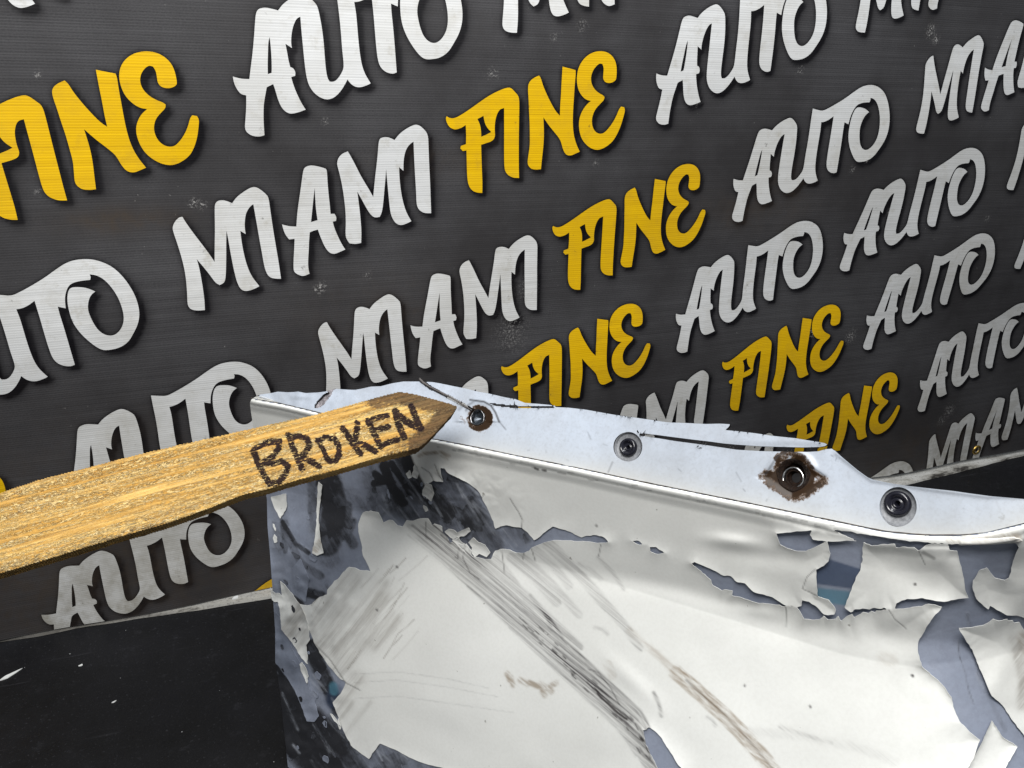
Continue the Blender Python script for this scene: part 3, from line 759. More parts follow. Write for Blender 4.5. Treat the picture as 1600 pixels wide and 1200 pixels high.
chip(15, 1056, .0235, .0042, 0.62, 'long white sliver of paint lying on the black mat', .0012)
chip(126, 1040, .0042, .0032, 0.2, 'small rounded white paint crumb beside the long sliver')
chip(178, 1097, .0050, .0022, 0.5, 'small oblong white paint crumb alone on the black mat')
chip(369, 938, .0085, .0055, 0.1, 'pale chip on the ledge edge close to the bumper', .0050)
V, Fc = [], []
for k in range(10):
    px = rng.uniform(-60, 445); py = rng.uniform(960, 1230)
    if py < 1000 - 0.18 * px + 10: continue
    c = on_floor(np.array([px]), np.array([py]))[0]
    s = rng.uniform(.0003, .0009) * (1.6 if rng.random() < .1 else 1)
    b = len(V)
    V += [(c[0] - s, c[1], .0001), (c[0] + s * .6, c[1] - s, .0001), (c[0] + s, c[1] + s * .7, .0001), (c[0], c[1], s * 1.1)]
    Fc += [(b, b + 1, b + 3), (b + 1, b + 2, b + 3), (b + 2, b, b + 3)]
M_DUST = simple('mat_dust', (0.16, 0.16, 0.17), (0.5, 0.5, 0.5), 900, 0.7)
tag(mesh('dust', V, Fc, M_DUST, None, False), 'fine pale dust grains scattered on the black mat', None, None, 'stuff')

# ------------------------------------------------------------------ bumper: two ruled surfaces meeting in one crease
CR = np.array([(250, 575), (390, 622), (442, 631), (492, 643), (560, 661), (673, 685), (741, 698), (808, 712), (898, 730), (1000, 752), (1120, 776), (1194, 791), (1319, 817), (1381, 830), (1444, 836), (1506, 836), (1540, 832), (1600, 818), (1760, 775), (2000, 705)], float)
CW = np.array([(250, 1.46), (395, 1.52), (700, 1.724), (980, 1.98), (1403, 2.48), (1600, 2.74), (1760, 2.95), (2000, 3.3)], float)
_x = np.arange(250, 2000.5, 1.0)
_y = np.interp(_x, CR[:, 0], CR[:, 1]); _w = np.interp(_x, CW[:, 0], CW[:, 1])
ker = np.ones(31) / 31
_y = np.convolve(np.pad(_y, 15, mode='edge'), ker, 'valid')
ker = np.ones(121) / 121
_w = np.convolve(np.pad(_w, 60, mode='reflect', reflect_type='odd'), ker, 'valid')
_C = CAM + ray(_x, _y) / _w[:, None]
UP = np.array([0, 0, 1.0])
FDIR = np.array([0.0, 0.06, -1.0]); FDIR /= np.linalg.norm(FDIR)     # the face hangs down from the crease
BDIR = np.array([0.0, 0.72, 0.69]); BDIR /= np.linalg.norm(BDIR)     # the flange leans up and back
_T = np.gradient(_C, axis=0)
_T = np.stack([np.convolve(np.pad(_T[:, k], 40, mode='edge'), np.ones(81) / 81, 'valid') for k in range(3)], 1)


def _at(x0, A): return np.stack([np.interp(x0, _x, A[:, k]) for k in range(3)], -1)


def ruled(P, D, sign):
    """point of the ruled surface seen along the sight line, its normal, and the distance t from the crease"""
    r = ray(P[:, 0], P[:, 1])
    m = np.cross(r, D)
    x0 = P[:, 0].copy()
    for _ in range(25):
        f = ((_at(x0, _C) - CAM) * m).sum(1)
        f2 = ((_at(x0 + 2, _C) - CAM) * m).sum(1)
        x0 = np.clip(x0 - np.clip(f / ((f2 - f) / 2 + 1e-15), -60, 60), 250, 1996)
    C = _at(x0, _C)
    # C + tD = CAM + z r
    a, b, c_ = (D * D).sum(), -(r @ D), (r * r).sum(1)
    d = CAM - C
    e, g = d @ D, -(d * r).sum(1)
    det = a * c_ - b * b
    t = (e * c_ - b * g) / det
    N = np.cross(_at(x0, _T), D); N /= np.linalg.norm(N, axis=1)[:, None]
    N *= sign
    return C + t[:, None] * D, N, t, x0


_, Nt, _, _ = ruled(np.array([[900., 900.]]), FDIR, 1)
SF = 1 if Nt[0, 1] < 0 else -1
_, Nt, _, _ = ruled(np.array([[900., 690.]]), BDIR, 1)
SB = 1 if Nt[0, 1] < 0 else -1

YR = np.array([(300, 790), (560, 800), (700, 845), (830, 885), (950, 890), (1100, 925), (1190, 955), (1250, 972), (1350, 985), (1437, 1000), (1600, 1015), (1800, 1040)], float)


_yrx = np.arange(200, 1900.); _yry = np.interp(_yrx, YR[:, 0], YR[:, 1])
_k = np.hanning(181); _k /= _k.sum()
_yry = np.convolve(np.pad(_yry, 90, mode='reflect', reflect_type='odd'), _k, 'valid')


def g_base(P, t):
    x, y = P[:, 0], P[:, 1]
    tm = t * 1000
    g = -1.4 * np.exp(-np.maximum(tm, 0) / 0.5) + 2.0 * np.sin(np.pi * np.clip(tm / 6.0, 0, 1)) ** 0.7
    g = g - 2.2 * sm(tm, 5.0, 14.0) - 0.13 * np.clip(tm - 8.0, 0, 80)
    d = (y - np.interp(x, _yrx, _yry)) * 0.30
    g = g + 0.60 * (np.logaddexp(0, d / 1.6) * 1.6)
    e = np.clip((424 - x) / 30.0, 0, 2)
    g = g - 2.6 * e * e - 20.0 * np.clip((x - 1400) / 190.0, 0, 2) ** 2 * sm(tm, 6, 40) * (0.35 + 0.65 * sm(y, 900, 1000))
    crump = np.exp(-(((x - 680) / 85) ** 2 + ((y - 775) / 38) ** 2))
    g = g + crump * (3.0 * np.abs(noise2(x, y, 26, 2)) + 1.8 * np.abs(noise2(x, y, 13, 4)) - 0.8)
    left = np.exp(-((x - 450) / 80) ** 2) * sm(y, 740, 900)
    g = g + left * (1.8 * noise2(x, y, 34, 6) + 0.7 * noise2(x, y, 13, 8))
    return g + 0.5 * noise2(x, y, 90, 1) + 0.2 * noise2(x, y, 45, 3)


# relief of the paint film where it has blistered
BLISTER = [(1145, 846, 38, 11, 3.0, 0.12), (1185, 868, 55, 14, -1.2, 0.1), (1400, 885, 60, 26, -3.0, 0.35), (1330, 930, 40, 22, 1.6, 0.2), (1470, 868, 22, 20, 2.4, 0), (1185, 955, 40, 10, 1.2, 0.15),
           (940, 905, 150, 16, -0.8, 0.10), (1090, 930, 120, 14, -0.7, 0.25), (1250, 985, 120, 18, -0.7, 0.12), (985, 1060, 55, 14, 1.2, 0.75), (950, 1095, 40, 8, -0.7, 0.75), (700, 1150, 90, 30, -0.8, 0.3),
           (1420, 960, 40, 14, 1.4, -0.2), (600, 930, 60, 40, -0.8, 0), (560, 1100, 50, 60, 1.0, 0), (1560, 925, 30, 35, -2.0, 0.5), (1250, 900, 50, 24, 1.6, 0.3), (1560, 1050, 20, 60, 1.6, 0.4), (1500, 900, 14, 40, 1.5, -0.3),
           (680, 735, 14, 22, 1.8, 0), (790, 770, 60, 25, 0.9, 0.5), (740, 868, 22, 16, 1.2, 0.2)]


def seat(P, S, N, g):
    """raise the ruled surface by g metres without leaving the sight line of the traced point"""
    r = ray(P[:, 0], P[:, 1])
    return S + r * (g / (r * N).sum(1))[:, None]


def blister(P):
    g = np.zeros(len(P))
    for x, y, rx, ry, a, an in BLISTER:
        dx, dy = P[:, 0] - x, P[:, 1] - y
        u = dx * math.cos(an) + dy * math.sin(an); v = -dx * math.sin(an) + dy * math.cos(an)
        g += a * np.exp(-(u / rx) ** 2 - (v / ry) ** 2)
    return g


EDGE = [(408, 618.6), (400, 619.5), (394, 623), (391, 629), (393, 645), (400, 690), (412, 750), (417, 780), (418, 823), (422, 867), (425, 910), (427, 940), (430, 987), (430, 1033), (438, 1083), (443, 1133), (450, 1200), (466, 1330)]
SHELL = EDGE + [(1740, 1330), (1740, 760), (1600, 818.5), (1540, 832.5)] + [tuple(p) for p in CR[14:2:-1]] + [(442, 630.5)]

EXPOSED = {
 'break': [(380, 760), (425, 757), (449, 752), (500, 742), (560, 728), (600, 716), (641, 709), (646, 721), (655, 748), (662, 760), (670, 754), (679, 749), (695, 751), (690, 730), (697, 730), (701, 736), (715, 743), (730, 751), (745, 763), (754, 775), (764, 796), (772, 814), (775, 825), (784, 821), (793, 819), (804, 822), (817, 824), (826, 832), (836, 843), (850, 832), (858, 826), (865, 821), (880, 826), (892, 830), (903, 836), (910, 839), (918, 836), (934, 835), (946, 838), (953, 845), (944, 846), (934, 847), (920, 845), (907, 845), (889, 844), (865, 843), (855, 845), (847, 848), (839, 851), (832, 854), (828, 859), (821, 862), (808, 862), (798, 858), (790, 857), (782, 857), (775, 859), (769, 872), (760, 872), (748, 869), (739, 868), (735, 855), (730, 848), (722, 849), (715, 847), (711, 845), (704, 847), (700, 838), (693, 832), (692, 821), (680, 817), (676, 820), (670, 809), (654, 810), (646, 813), (636, 812), (630, 822), (622, 820), (615, 812), (607, 812), (600, 816), (597, 809), (592, 800), (580, 797), (568, 800), (565, 806), (561, 817), (561, 830), (566, 850), (568, 868), (575, 881), (580, 892), (563, 890), (555, 886), (546, 885), (543, 887), (537, 893), (532, 900), (523, 907), (517, 915), (512, 921), (512, 928), (505, 931), (500, 932), (494, 937), (488, 943), (480, 945), (468, 943), (478, 962), (485, 985), (491, 1002), (500, 1018), (515, 1040), (530, 1057), (541, 1066), (533, 1083), (521, 1096), (528, 1113), (535, 1127), (538, 1138), (545, 1153), (553, 1166), (567, 1177), (578, 1184), (586, 1172), (595, 1160), (617, 1169), (640, 1181), (666, 1191), (700, 1200), (760, 1240), (800, 1400), (380, 1400)],
 'sliver': [(988, 844), (997, 843), (1009, 849), (1000, 850)],
 'slit': [(1017, 853), (1027, 853), (1041, 862), (1029, 864), (1018, 860)],
 'tear': [(1083, 878), (1088, 875), (1103, 882), (1120, 890), (1133, 898), (1143, 898), (1155, 907), (1167, 908), (1180, 920), (1200, 927), (1210, 930), (1222, 937), (1230, 942), (1243, 946), (1255, 943), (1256, 934), (1267, 936), (1280, 945), (1290, 955), (1297, 956), (1307, 955), (1309, 949), (1304, 941), (1297, 933), (1288, 931), (1280, 928), (1279, 910), (1277, 887), (1290, 880), (1298, 872), (1301, 860), (1296, 842), (1287, 845), (1273, 852), (1262, 857), (1253, 857), (1243, 856), (1233, 853), (1222, 847), (1216, 830), (1243, 827), (1271, 825), (1268, 832), (1272, 839), (1293, 841), (1310, 842), (1340, 842), (1317, 833), (1302, 826), (1326, 829), (1350, 833), (1383, 838), (1417, 843), (1450, 846), (1483, 848), (1517, 848), (1545, 846), (1567, 843), (1587, 843), (1592, 850), (1588, 858), (1583, 873), (1580, 890), (1576, 899), (1570, 902), (1555, 900), (1548, 892), (1542, 883), (1530, 887), (1525, 897), (1521, 902), (1521, 917), (1526, 931), (1538, 943), (1545, 948), (1547, 942), (1563, 950), (1573, 956), (1583, 958), (1600, 963), (1740, 1010), (1740, 1040), (1600, 981), (1596, 976), (1593, 970), (1584, 971), (1583, 966), (1575, 965), (1575, 962), (1563, 963), (1552, 960), (1541, 967), (1533, 970), (1513, 972), (1499, 972), (1510, 990), (1520, 1007), (1527, 1027), (1537, 1050), (1550, 1080), (1563, 1093), (1580, 1117), (1597, 1138), (1640, 1200), (1740, 1400), (1440, 1400), (1480, 1260), (1508, 1200), (1523, 1173), (1532, 1148), (1513, 1133), (1500, 1120), (1490, 1100), (1488, 1083), (1477, 1067), (1460, 1050), (1443, 1033), (1437, 1013), (1437, 997), (1445, 983), (1453, 967), (1465, 950), (1475, 940), (1464, 937), (1453, 937), (1443, 941), (1433, 942), (1415, 946), (1400, 947), (1403, 938), (1420, 931), (1443, 929), (1460, 931), (1483, 932), (1503, 930), (1514, 930), (1509, 917), (1507, 900), (1504, 887), (1500, 872), (1497, 857), (1485, 857), (1483, 850), (1475, 849), (1467, 848), (1447, 850), (1437, 857), (1430, 852), (1415, 851), (1402, 853), (1400, 847), (1377, 847), (1365, 848), (1352, 843), (1350, 857), (1350, 870), (1347, 882), (1343, 893), (1336, 908), (1330, 923), (1322, 945), (1333, 952), (1338, 947), (1350, 947), (1360, 950), (1367, 947), (1377, 948), (1383, 945), (1392, 947), (1382, 949), (1378, 951), (1370, 952), (1368, 955), (1362, 953), (1358, 956), (1350, 953), (1337, 960), (1335, 954), (1327, 957), (1322, 961), (1317, 966), (1313, 957), (1308, 962), (1297, 963), (1290, 957), (1283, 963), (1273, 964), (1260, 962), (1253, 952), (1247, 945), (1238, 943), (1230, 944), (1210, 941), (1200, 940), (1183, 937), (1170, 933), (1158, 929), (1147, 927), (1148, 919), (1137, 918), (1130, 920), (1115, 913), (1113, 905), (1106, 899), (1097, 890), (1090, 884)],
 'rip': [(1007, 1137), (1012, 1137), (1017, 1133), (1025, 1139), (1033, 1147), (1047, 1167), (1060, 1186), (1073, 1204), (1100, 1260), (1060, 1260), (1032, 1203), (1025, 1188), (1017, 1170), (1012, 1160), (1010, 1150)],
}
CRACKS = [[(752, 780), (757, 771)], [(820, 862), (818, 873)], [(832, 856), (837, 876)], [(785, 862), (789, 895)], [(816, 824), (817, 812), (811, 800), (803, 788), (797, 778)],
          [(940, 850), (936, 868)], [(1230, 946), (1229, 978)], [(1391, 948), (1400, 965), (1417, 980)], [(1437, 857), (1446, 880)], [(655, 745), (668, 762), (672, 758)], [(680, 725), (688, 742), (697, 750)],
          [(489, 1002), (515, 1028), (541, 1066), (563, 1078)], [(700, 845), (697, 822)], [(666, 815), (667, 842)], [(1276, 887), (1262, 900), (1255, 918), (1280, 928)], [(920, 1045), (935, 1050), (955, 1075), (968, 1100)],
          [(660, 730), (672, 738), (680, 750)], [(728, 848), (724, 872), (735, 895), (750, 905)], [(718, 850), (716, 873), (712, 870)], [(460, 1010), (490, 1020)]]

EX = {k: np.array(v, float) for k, v in EXPOSED.items()}
# ragged outlines: small teeth along the torn edges
def ragged(p, amp=0.9, step=6.0):
    out = []
    for k, (a, b) in enumerate(zip(p, np.roll(p, -1, 0))):
        out.append(a)
        L = np.linalg.norm(b - a)
        n = int(L / step)
        if 1 <= n <= 12:
            nn = np.array([b[1] - a[1], a[0] - b[0]]) / L
            for s in range(1, n + 1):
                q = a + (b - a) * s / (n + 1)
                out.append(q + nn * amp * float(noise2(np.array([q[0]]), np.array([q[1]]), 4.3, 9)[0]) * 1.6)
    return np.array(out)
EX = {k: ragged(v) for k, v in EX.items()}
LOWER_LIP = None


def s_exposed(P):
    s = np.full(len(P), 60.0)
    for v in EX.values():
        s = np.minimum(s, -sdf(P, v))
    return s


def s_film(P):
    return np.minimum(sdf(P, SHELL), s_exposed(P))


def paint_marks(P, strokes, base=None):
    A = np.zeros((len(P), 4)) if base is None else base
    for line, hw, amp, ch, soft in strokes:
        line = np.asarray(line, float)
        lo, hi = line.min(0) - hw - soft * 3, line.max(0) + hw + soft * 3
        m = ((P >= lo) & (P <= hi)).all(1)
        if not m.any(): continue
        d = linedist(P[m], line)
        q = amp * np.exp(-(np.maximum(d - hw, 0) / soft) ** 2)
        A[m, ch] = np.maximum(A[m, ch], q)
    return A


bump_root = empty('car_bumper', tuple(_C[650]))
tag(bump_root, 'broken white car bumper with peeling paint, torn flange and scuffed face', 'car bumper')

# --- primer-coated shell
P, T, E = clip_grid(384, 1732, 610, 1320, 2.4, lambda q: sdf(q, SHELL))
S3, N3, t3, _ = ruled(P, FDIR, SF)
g = g_base(P, t3)
dent = np.minimum(blister(P), 0) * 0.9
shell_top = seat(P, S3, N3, (g + dent) / 1000)
SOOT = [([(488, 750), (490, 790), (493, 825)], 6, .55, 0, 5), ([(512, 750), (524, 790), (512, 850)], 16, .80, 0, 7), ([(542, 790), (540, 830), (552, 850)], 5, .7, 0, 6), ([(545, 770), (535, 820)], 5, .5, 0, 7), ([(552, 815), (545, 835), (530, 842)], 3, .7, 0, 5), ([(588, 742), (600, 752), (586, 755)], 4, .95, 0, 3), ([(600, 728), (612, 760), (630, 785)], 5, .95, 0, 4), ([(612, 725), (640, 770)], 3, .9, 0, 4), ([(560, 780), (590, 800), (600, 795)], 6, .5, 0, 8), ([(441, 815), (462, 850), (482, 864)], 2.5, .85, 0, 2), ([(442, 822), (446, 862)], 3, .6, 0, 2), ([(720, 790), (735, 830)], 10, .45, 0, 12), ([(650, 715), (690, 760), (740, 830)], 26, .62, 0, 16), ([(600, 770), (680, 800), (760, 850)], 20, .60, 0, 14), ([(590, 730), (620, 760)], 12, .5, 0, 12), ([(640, 720), (660, 770), (700, 800)], 10, .80, 0, 8),
        ([(575, 740), (590, 790)], 8, .52, 0, 10), ([(500, 760), (520, 800), (515, 870)], 14, .48, 0, 10), ([(445, 830), (470, 880), (500, 900)], 4, .6, 0, 5), ([(440, 800), (448, 850)], 5, .45, 0, 6),
        ([(470, 880), (490, 940), (500, 925)], 10, .45, 0, 10), ([(430, 1085), (470, 1155), (560, 1270)], 24, .92, 0, 14), ([(452, 1110), (500, 1150), (560, 1230)], 22, .85, 0, 16), ([(484, 1010), (502, 1050), (530, 1110)], 8, .78, 0, 6), ([(431, 1040), (445, 1062), (470, 1095)], 1.6, 1.0, 0, 2), ([(478, 925), (502, 931)], 5, .8, 0, 5), ([(456, 935), (470, 945)], 4, .7, 0, 4),
        ([(600, 1180), (760, 1240), (700, 1320)], 40, .56, 0, 20), ([(800, 830), (815, 835)], 10, .50, 0, 10), ([(760, 800), (740, 780)], 8, .4, 0, 9), ([(1440, 1000), (1500, 980)], 1, .1, 0, 1),
        ([(1279, 885), (1343, 905)], 14, .75, 1, 2), ([(1279, 905), (1330, 912)], 6, .75, 1, 2), ([(1280, 930), (1325, 935)], 9, .75, 2, 2.5), ([(1512, 960), (1530, 1060), (1570, 1140)], 2, .3, 0, 2),
        ([(1497, 1002), (1499, 1025), (1508, 1050), (1512, 1075), (1521, 1100)], 0.3, .5, 0, 1.0), ([(520, 1095), (525, 1080)], 8, .5, 1, 5), ([(521, 1072), (522, 1080)], 5, .7, 2, 2), ([(430, 760), (440, 940)], 3, .38, 0, 8)]
A = paint_marks(P, SOOT)
for k in range(70):        # fine scratches in the blackened primer
    x0, y0 = (rng.uniform(440, 620), rng.uniform(1040, 1230)) if k < 34 else (rng.uniform(590, 780), rng.uniform(740, 840))
    an = math.radians(rng.uniform(40, 70)); L = rng.uniform(15, 70)
    A = paint_marks(P, [([(x0, y0), (x0 + L * math.cos(an), y0 + L * math.sin(an))], 0.5, rng.uniform(.25, .9), 3, 1.3)], A)
A[:, 3] = 1 - np.clip(A[:, 3], 0, 1)
A[:, :3] = np.clip(A[:, :3], 0, 1)
so = sheet('bumper_shell', P, T, E, shell_top, shell_top - N3 * 0.0028, M_PRIMER, bump_root, [M_PRIMER, M_RAW], 1)
attr(so, 'marks', np.concatenate([A, A]))
srf = np.c_[P[:, 0] / 1600, P[:, 1] / 1600, np.zeros(len(P))]
vattr(so, 'srf', np.concatenate([srf, srf]))
so['label'] = 'blue grey primed shell, black where it has been scraped'

# side return of the shell behind its left edge
ed = np.array(EDGE[5:], float)
e3, en, et, _ = ruled(ed, FDIR, SF)
e3 = seat(ed, e3, en, g_base(ed, et) / 1000) - en * 0.002
back = np.array([0.30, 0.95, 0.0]); back /= np.linalg.norm(back)
V = np.concatenate([e3, e3 + back * 0.02, e3 + back * 0.02 + np.array([.003, 0, 0]), e3 + np.array([.003, 0, 0])])
n = len(ed)
Fc = [(k, k + 1, n + k + 1, n + k) for k in range(n - 1)] + [(n + k, n + k + 1, 2 * n + k + 1, 2 * n + k) for k in range(n - 1)] + [(2 * n + k, 2 * n + k + 1, 3 * n + k + 1, 3 * n + k) for k in range(n - 1)]
mesh('side_return', V, Fc, M_RAW, bump_root)

# lower part of the shell, below the frame, down to the mat
ly_ = np.arange(1314, 2100, 10.0); lx_ = np.linspace(0, 1, 120)
Y_, X_ = np.meshgrid(ly_, lx_, indexing='ij')
xl = 466 + (Y_ - 1330) * 0.085
P = np.stack([(xl + (1728 - xl) * X_).ravel(), Y_.ravel()], 1)
S3, N3, t3, _ = ruled(P, FDIR, SF)
Pc = P.copy(); Pc[:, 1] = np.minimum(Pc[:, 1], 1320)
lv = seat(P, S3, N3, (g_base(Pc, t3) + 0.2) / 1000)
i = (np.arange(len(ly_) - 1)[:, None] * len(lx_) + np.arange(len(lx_) - 1)[None]).ravel()
q = np.stack([i, i + len(lx_), i + len(lx_) + 1, i + 1], 1)
q = q[(lv[q][:, :, 2] > -0.004).all(1)]
lv[:, 2] = np.maximum(lv[:, 2], 0.0006)
lo_ = mesh('lower_shell', lv, q, M_FILM, bump_root)
A0 = np.zeros((len(lv), 4)); A0[:, 3] = 1
attr(lo_, 'marks', A0); vattr(lo_, 'srf', np.c_[P / 1600, np.zeros(len(P))])

# --- white paint film, lifting off along its torn edges
P, T, E = clip_grid(384, 1732, 610, 1320, 2.0, s_film)
sx = s_exposed(P)
S3, N3, t3, _ = ruled(P, FDIR, SF)
x, y = P[:, 0], P[:, 1]
amp = 0.5 + 1.0 * sm(x, 560, 1000) + 1.5 * sm(x, 1080, 1300)
amp = amp * (0.55 + 0.9 * (0.5 + noise2(x, y, 38, 12)))
low_side = sm(y - np.interp(x, YR[:, 0], YR[:, 1]), -70, 10)
amp = amp * (0.7 + 0.5 * low_side)
amp += 2.2 * np.exp(-(((x - 1290) / 25) ** 2 + ((y - 855) / 20) ** 2)) + 3.0 * np.exp(-(((x - 1460) / 40) ** 2 + ((y - 960) / 40) ** 2)) + 2.5 * np.exp(-(((x - 1520) / 30) ** 2 + ((y - 985) / 30) ** 2))
amp += 1.6 * np.exp(-(((x - 700) / 40) ** 2 + ((y - 745) / 20) ** 2)) + 1.2 * np.exp(-(((x - 555) / 30) ** 2 + ((y - 1130) / 40) ** 2))
near_lip = 1 - sm(t3 * 1000, 2.0, 9.0)
amp = np.maximum(amp, 0.15) * (1 - 0.85 * near_lip)
lift = amp * np.exp(-np.maximum(sx, 0) / (9 + 12 * sm(x, 1050, 1350)))
g0 = g_base(P, t3) + blister(P) * 0.9
g = 0.45 + lift
for cr in CRACKS:
    d = linedist(P, cr)
    g = g - 0.08 * np.exp(-(d / 1.2) ** 2) + 0.05 * np.exp(-((d - 3) / 2.0) ** 2)
g = g + 0.08 * noise2(x, y, 30, 22)
top = seat(P, S3, N3, g0 / 1000) + N3 * (g / 1000)[:, None]

MARKS = []
R = rng
# main dark scuff bundle, from the break down to the lower middle
c0, c1 = np.array([640., 815.]), np.array([1000., 1128.])
def along(s, off):
    mid = np.array([[640, 815], [720, 880], [833, 985], [917, 1063], [985, 1128], [1030, 1200], [1060, 1260]], float)
    k = np.linspace(0, 1, len(mid))
    p = np.array([np.interp(s, k, mid[:, 0]), np.interp(s, k, mid[:, 1])])
    return p + np.array([0.66, -0.75]) * off
for k in range(120):
    off = R.normal(0, 8.0); s0 = R.uniform(0, .6); s1 = min(.84, s0 + R.uniform(.12, .5))
    MARKS.append(([along(s, off * (1 + 0.25 * s)) for s in np.linspace(s0, s1, 8)], R.uniform(.1, .8), R.uniform(.25, .85), 0, R.uniform(1.0, 3.0)))
for k in range(46):      # chatter marks: short black dashes inside the scratch
    s0 = R.uniform(.30, .80); off = R.normal(-2, 5)
    MARKS.append(([along(s0, off), along(s0 + R.uniform(.004, .02), off)], .15, R.uniform(.4, .95), 3, .85))
MARKS.append(([along(s, 1) for s in np.linspace(.05, .78, 9)], 8, .62, 0, 9))
MARKS.append(([along(s, 1) for s in np.linspace(.40, .66, 6)], 4, .95, 0, 5))
for off, s0, s1, a in [(-17, .02, .9, .55), (-13, .1, .95, .5), (-22, .3, .6, .3), (15, .05, .45, .5), (20, .12, .4, .4)]:
    MARKS.append(([along(s, off) for s in np.linspace(s0, s1, 9)], .4, a, 0, 1.2))
for k in range(20):
    off = R.uniform(-20, -10); s0 = R.uniform(0.65, .8)
    MARKS.append(([along(s, off) for s in np.linspace(s0, s0 + .25, 5)], .6, R.uniform(.2, .6), 0, 1.6))
# softer bands to the right of it
for a, b, w, am in [((740, 860), (905, 1010), 5, .42), ((755, 865), (890, 1000), 2, .5), ((800, 870), (870, 940), 6, .34), ((815, 865), (905, 960), 4, .26), ((838, 858), (890, 915), 4, .32),
                    ((855, 850), (950, 950), 5, .34), ((862, 848), (985, 985), 3, .42), ((950, 950), (1000, 1012), 4, .34), ((775, 870), (830, 950), 3, .4), ((828, 930), (880, 995), .8, .9), ((835, 940), (862, 978), .6, .8),
                    ((905, 880), (940, 905), 1, .3), ((935, 870), (975, 920), .8, .3), ((1022, 1082), (1034, 1118), .7, .6), ((1105, 1120), (1118, 1133), .6, .35), ((930, 980), (950, 990), .6, .4)]:
    MARKS.append(([a, ((a[0] + b[0]) / 2 + 2, (a[1] + b[1]) / 2 - 2), b], w, am, 0, 2.5))
# curved brown graze
G = [(985, 985), (1005, 1003), (1033, 1027), (1055, 1048), (1072, 1062), (1100, 1088), (1130, 1115), (1160, 1145), (1190, 1180), (1215, 1212), (1250, 1260)]
MARKS += [(G, 2.0, .40, 1, 4), (G[3:], 5.0, .70, 1, 5), ([(x_ + 7, y_ - 5) for x_, y_ in G[3:8]], 1.2, .95, 1, 2), ([(x_ - 8, y_ + 6) for x_, y_ in G[3:9]], 1.0, .7, 1, 2), ([(x_ + 1, y_) for x_, y_ in G[4:10]], .6, .8, 0, 1.5), ([(x_ + 16, y_ + 4) for x_, y_ in G[6:9]], 1.5, .6, 1, 2)]
for k in range(16):
    o_ = R.normal(0, 7); s0 = int(R.integers(3, 8))
    MARKS.append(([(x_ + o_ * .7, y_ - o_ * .7) for x_, y_ in G[s0:s0 + 3]], .3, R.uniform(.3, .9), 1, 1.2))
# smeared grey-brown area at the left
for cx, cy, L, w, am in [(575, 960, 60, 14, .62), (545, 985, 70, 12, .55), (600, 985, 50, 9, .6), (520, 975, 60, 10, .45), (560, 1010, 70, 10, .5), (540, 920, 40, 10, .42), (530, 1040, 50, 10, .6), (590, 925, 30, 8, .4), (500, 970, 60, 8, .55), (545, 1075, 40, 9, .5), (560, 1120, 60, 3, .35), (535, 1110, 30, 7, .5), (515, 1000, 50, 6, .6)]:
    an = math.radians(-52)
    MARKS.append(([(cx - L / 2 * math.cos(an), cy - L / 2 * math.sin(an)), (cx + L / 2 * math.cos(an), cy + L / 2 * math.sin(an))], w * .5, am, 2, w))
for k in range(60):
    cx = R.uniform(480, 625); cy = R.uniform(915, 1060) - (cx - 540) * .3; L = R.uniform(12, 60); an = math.radians(-52 + R.normal(0, 7))
    MARKS.append(([(cx, cy), (cx + L * .5 * math.cos(an) + 1, cy + L * .5 * math.sin(an)), (cx + L * math.cos(an), cy + L * math.sin(an))], .1, R.uniform(.3, 1.0), 2, 1.0))
MARKS.append(([(1484, 842), (1530, 842), (1590, 837)], 3, .55, 1, 4))
for yy in (0, 13, 38): MARKS.append(([(555, 1053 + yy), (620, 1049 + yy), (700, 1060 + yy), (765 + yy, 1075 + yy)], .2, .20, 0, .9))
for a, b in [((793, 1052), (797, 1062)), ((798, 1058), (802, 1070)), ((813, 1062), (825, 1068)), ((828, 1066), (842, 1072)), ((840, 1070), (852, 1076)), ((848, 1080), (852, 1086)), ((860, 1072), (870, 1066)), ((845, 1068), (862, 1080))]:
    MARKS.append(([a, b], 2.2, .75, 1, 2.5))
MARKS += [([(655, 712), (663, 708), (690, 706), (702, 712)], 1.0, .9, 1, 2.0), ([(700, 717), (690, 711)], .5, .7, 1, 1.5), ([(1586, 1000), (1600, 1060), (1598, 1100)], 4, .7, 2, 6), ([(1600, 995), (1620, 1040)], 6, .6, 1, 6),
          ([(1155, 1140), (1260, 1150), (1350, 1170), (1400, 1190)], 3, .12, 0, 5), ([(1220, 1135), (1240, 1142), (1300, 1160)], 1, .3, 0, 3), ([(950, 1038), (957, 1055)], 5, .3, 1, 2.5), ([(1380, 1028), (1395, 1030)], 6, .2, 1, 5)]
# black arrests in the scratch
BL = [([(934, 1082), (940, 1090), (950, 1098), (962, 1110), (975, 1120), (980, 1123)], 1.0, .95, 3, 1.0), ([(690, 835), (705, 848)], .6, .6, 3, 1), ([(1003, 1152), (1006, 1154)], 1.8, .95, 3, 1.2), ([(1426, 1053), (1427, 1054)], 1.4, .9, 3, 1.0), ([(1430, 911), (1431, 911)], 1.2, .8, 3, 1.0),
      ([(1266, 1102), (1267, 1104)], 1.1, .7, 3, 1.0), ([(1164, 1070), (1164, 1071)], 1.0, .7, 3, 1.0), ([(589, 952), (590, 953)], 1.0, .7, 3, 1.0), ([(620, 885), (621, 886)], 1.0, .7, 3, 1.0), ([(836, 731), (841, 733)], .9, .9, 3, 1.0), ([(848, 734), (853, 735)], .8, .9, 3, 1.0), ([(641, 712), (650, 735), (663, 760)], 1.6, .95, 3, 1.6),
      ([(1460, 870), (1444, 860)], 1.0, .5, 3, 2.0), ([(1083, 760), (1085, 762)], 1, .5, 3, 1), ([(932, 820), (933, 821)], 1.0, .6, 3, 1)]
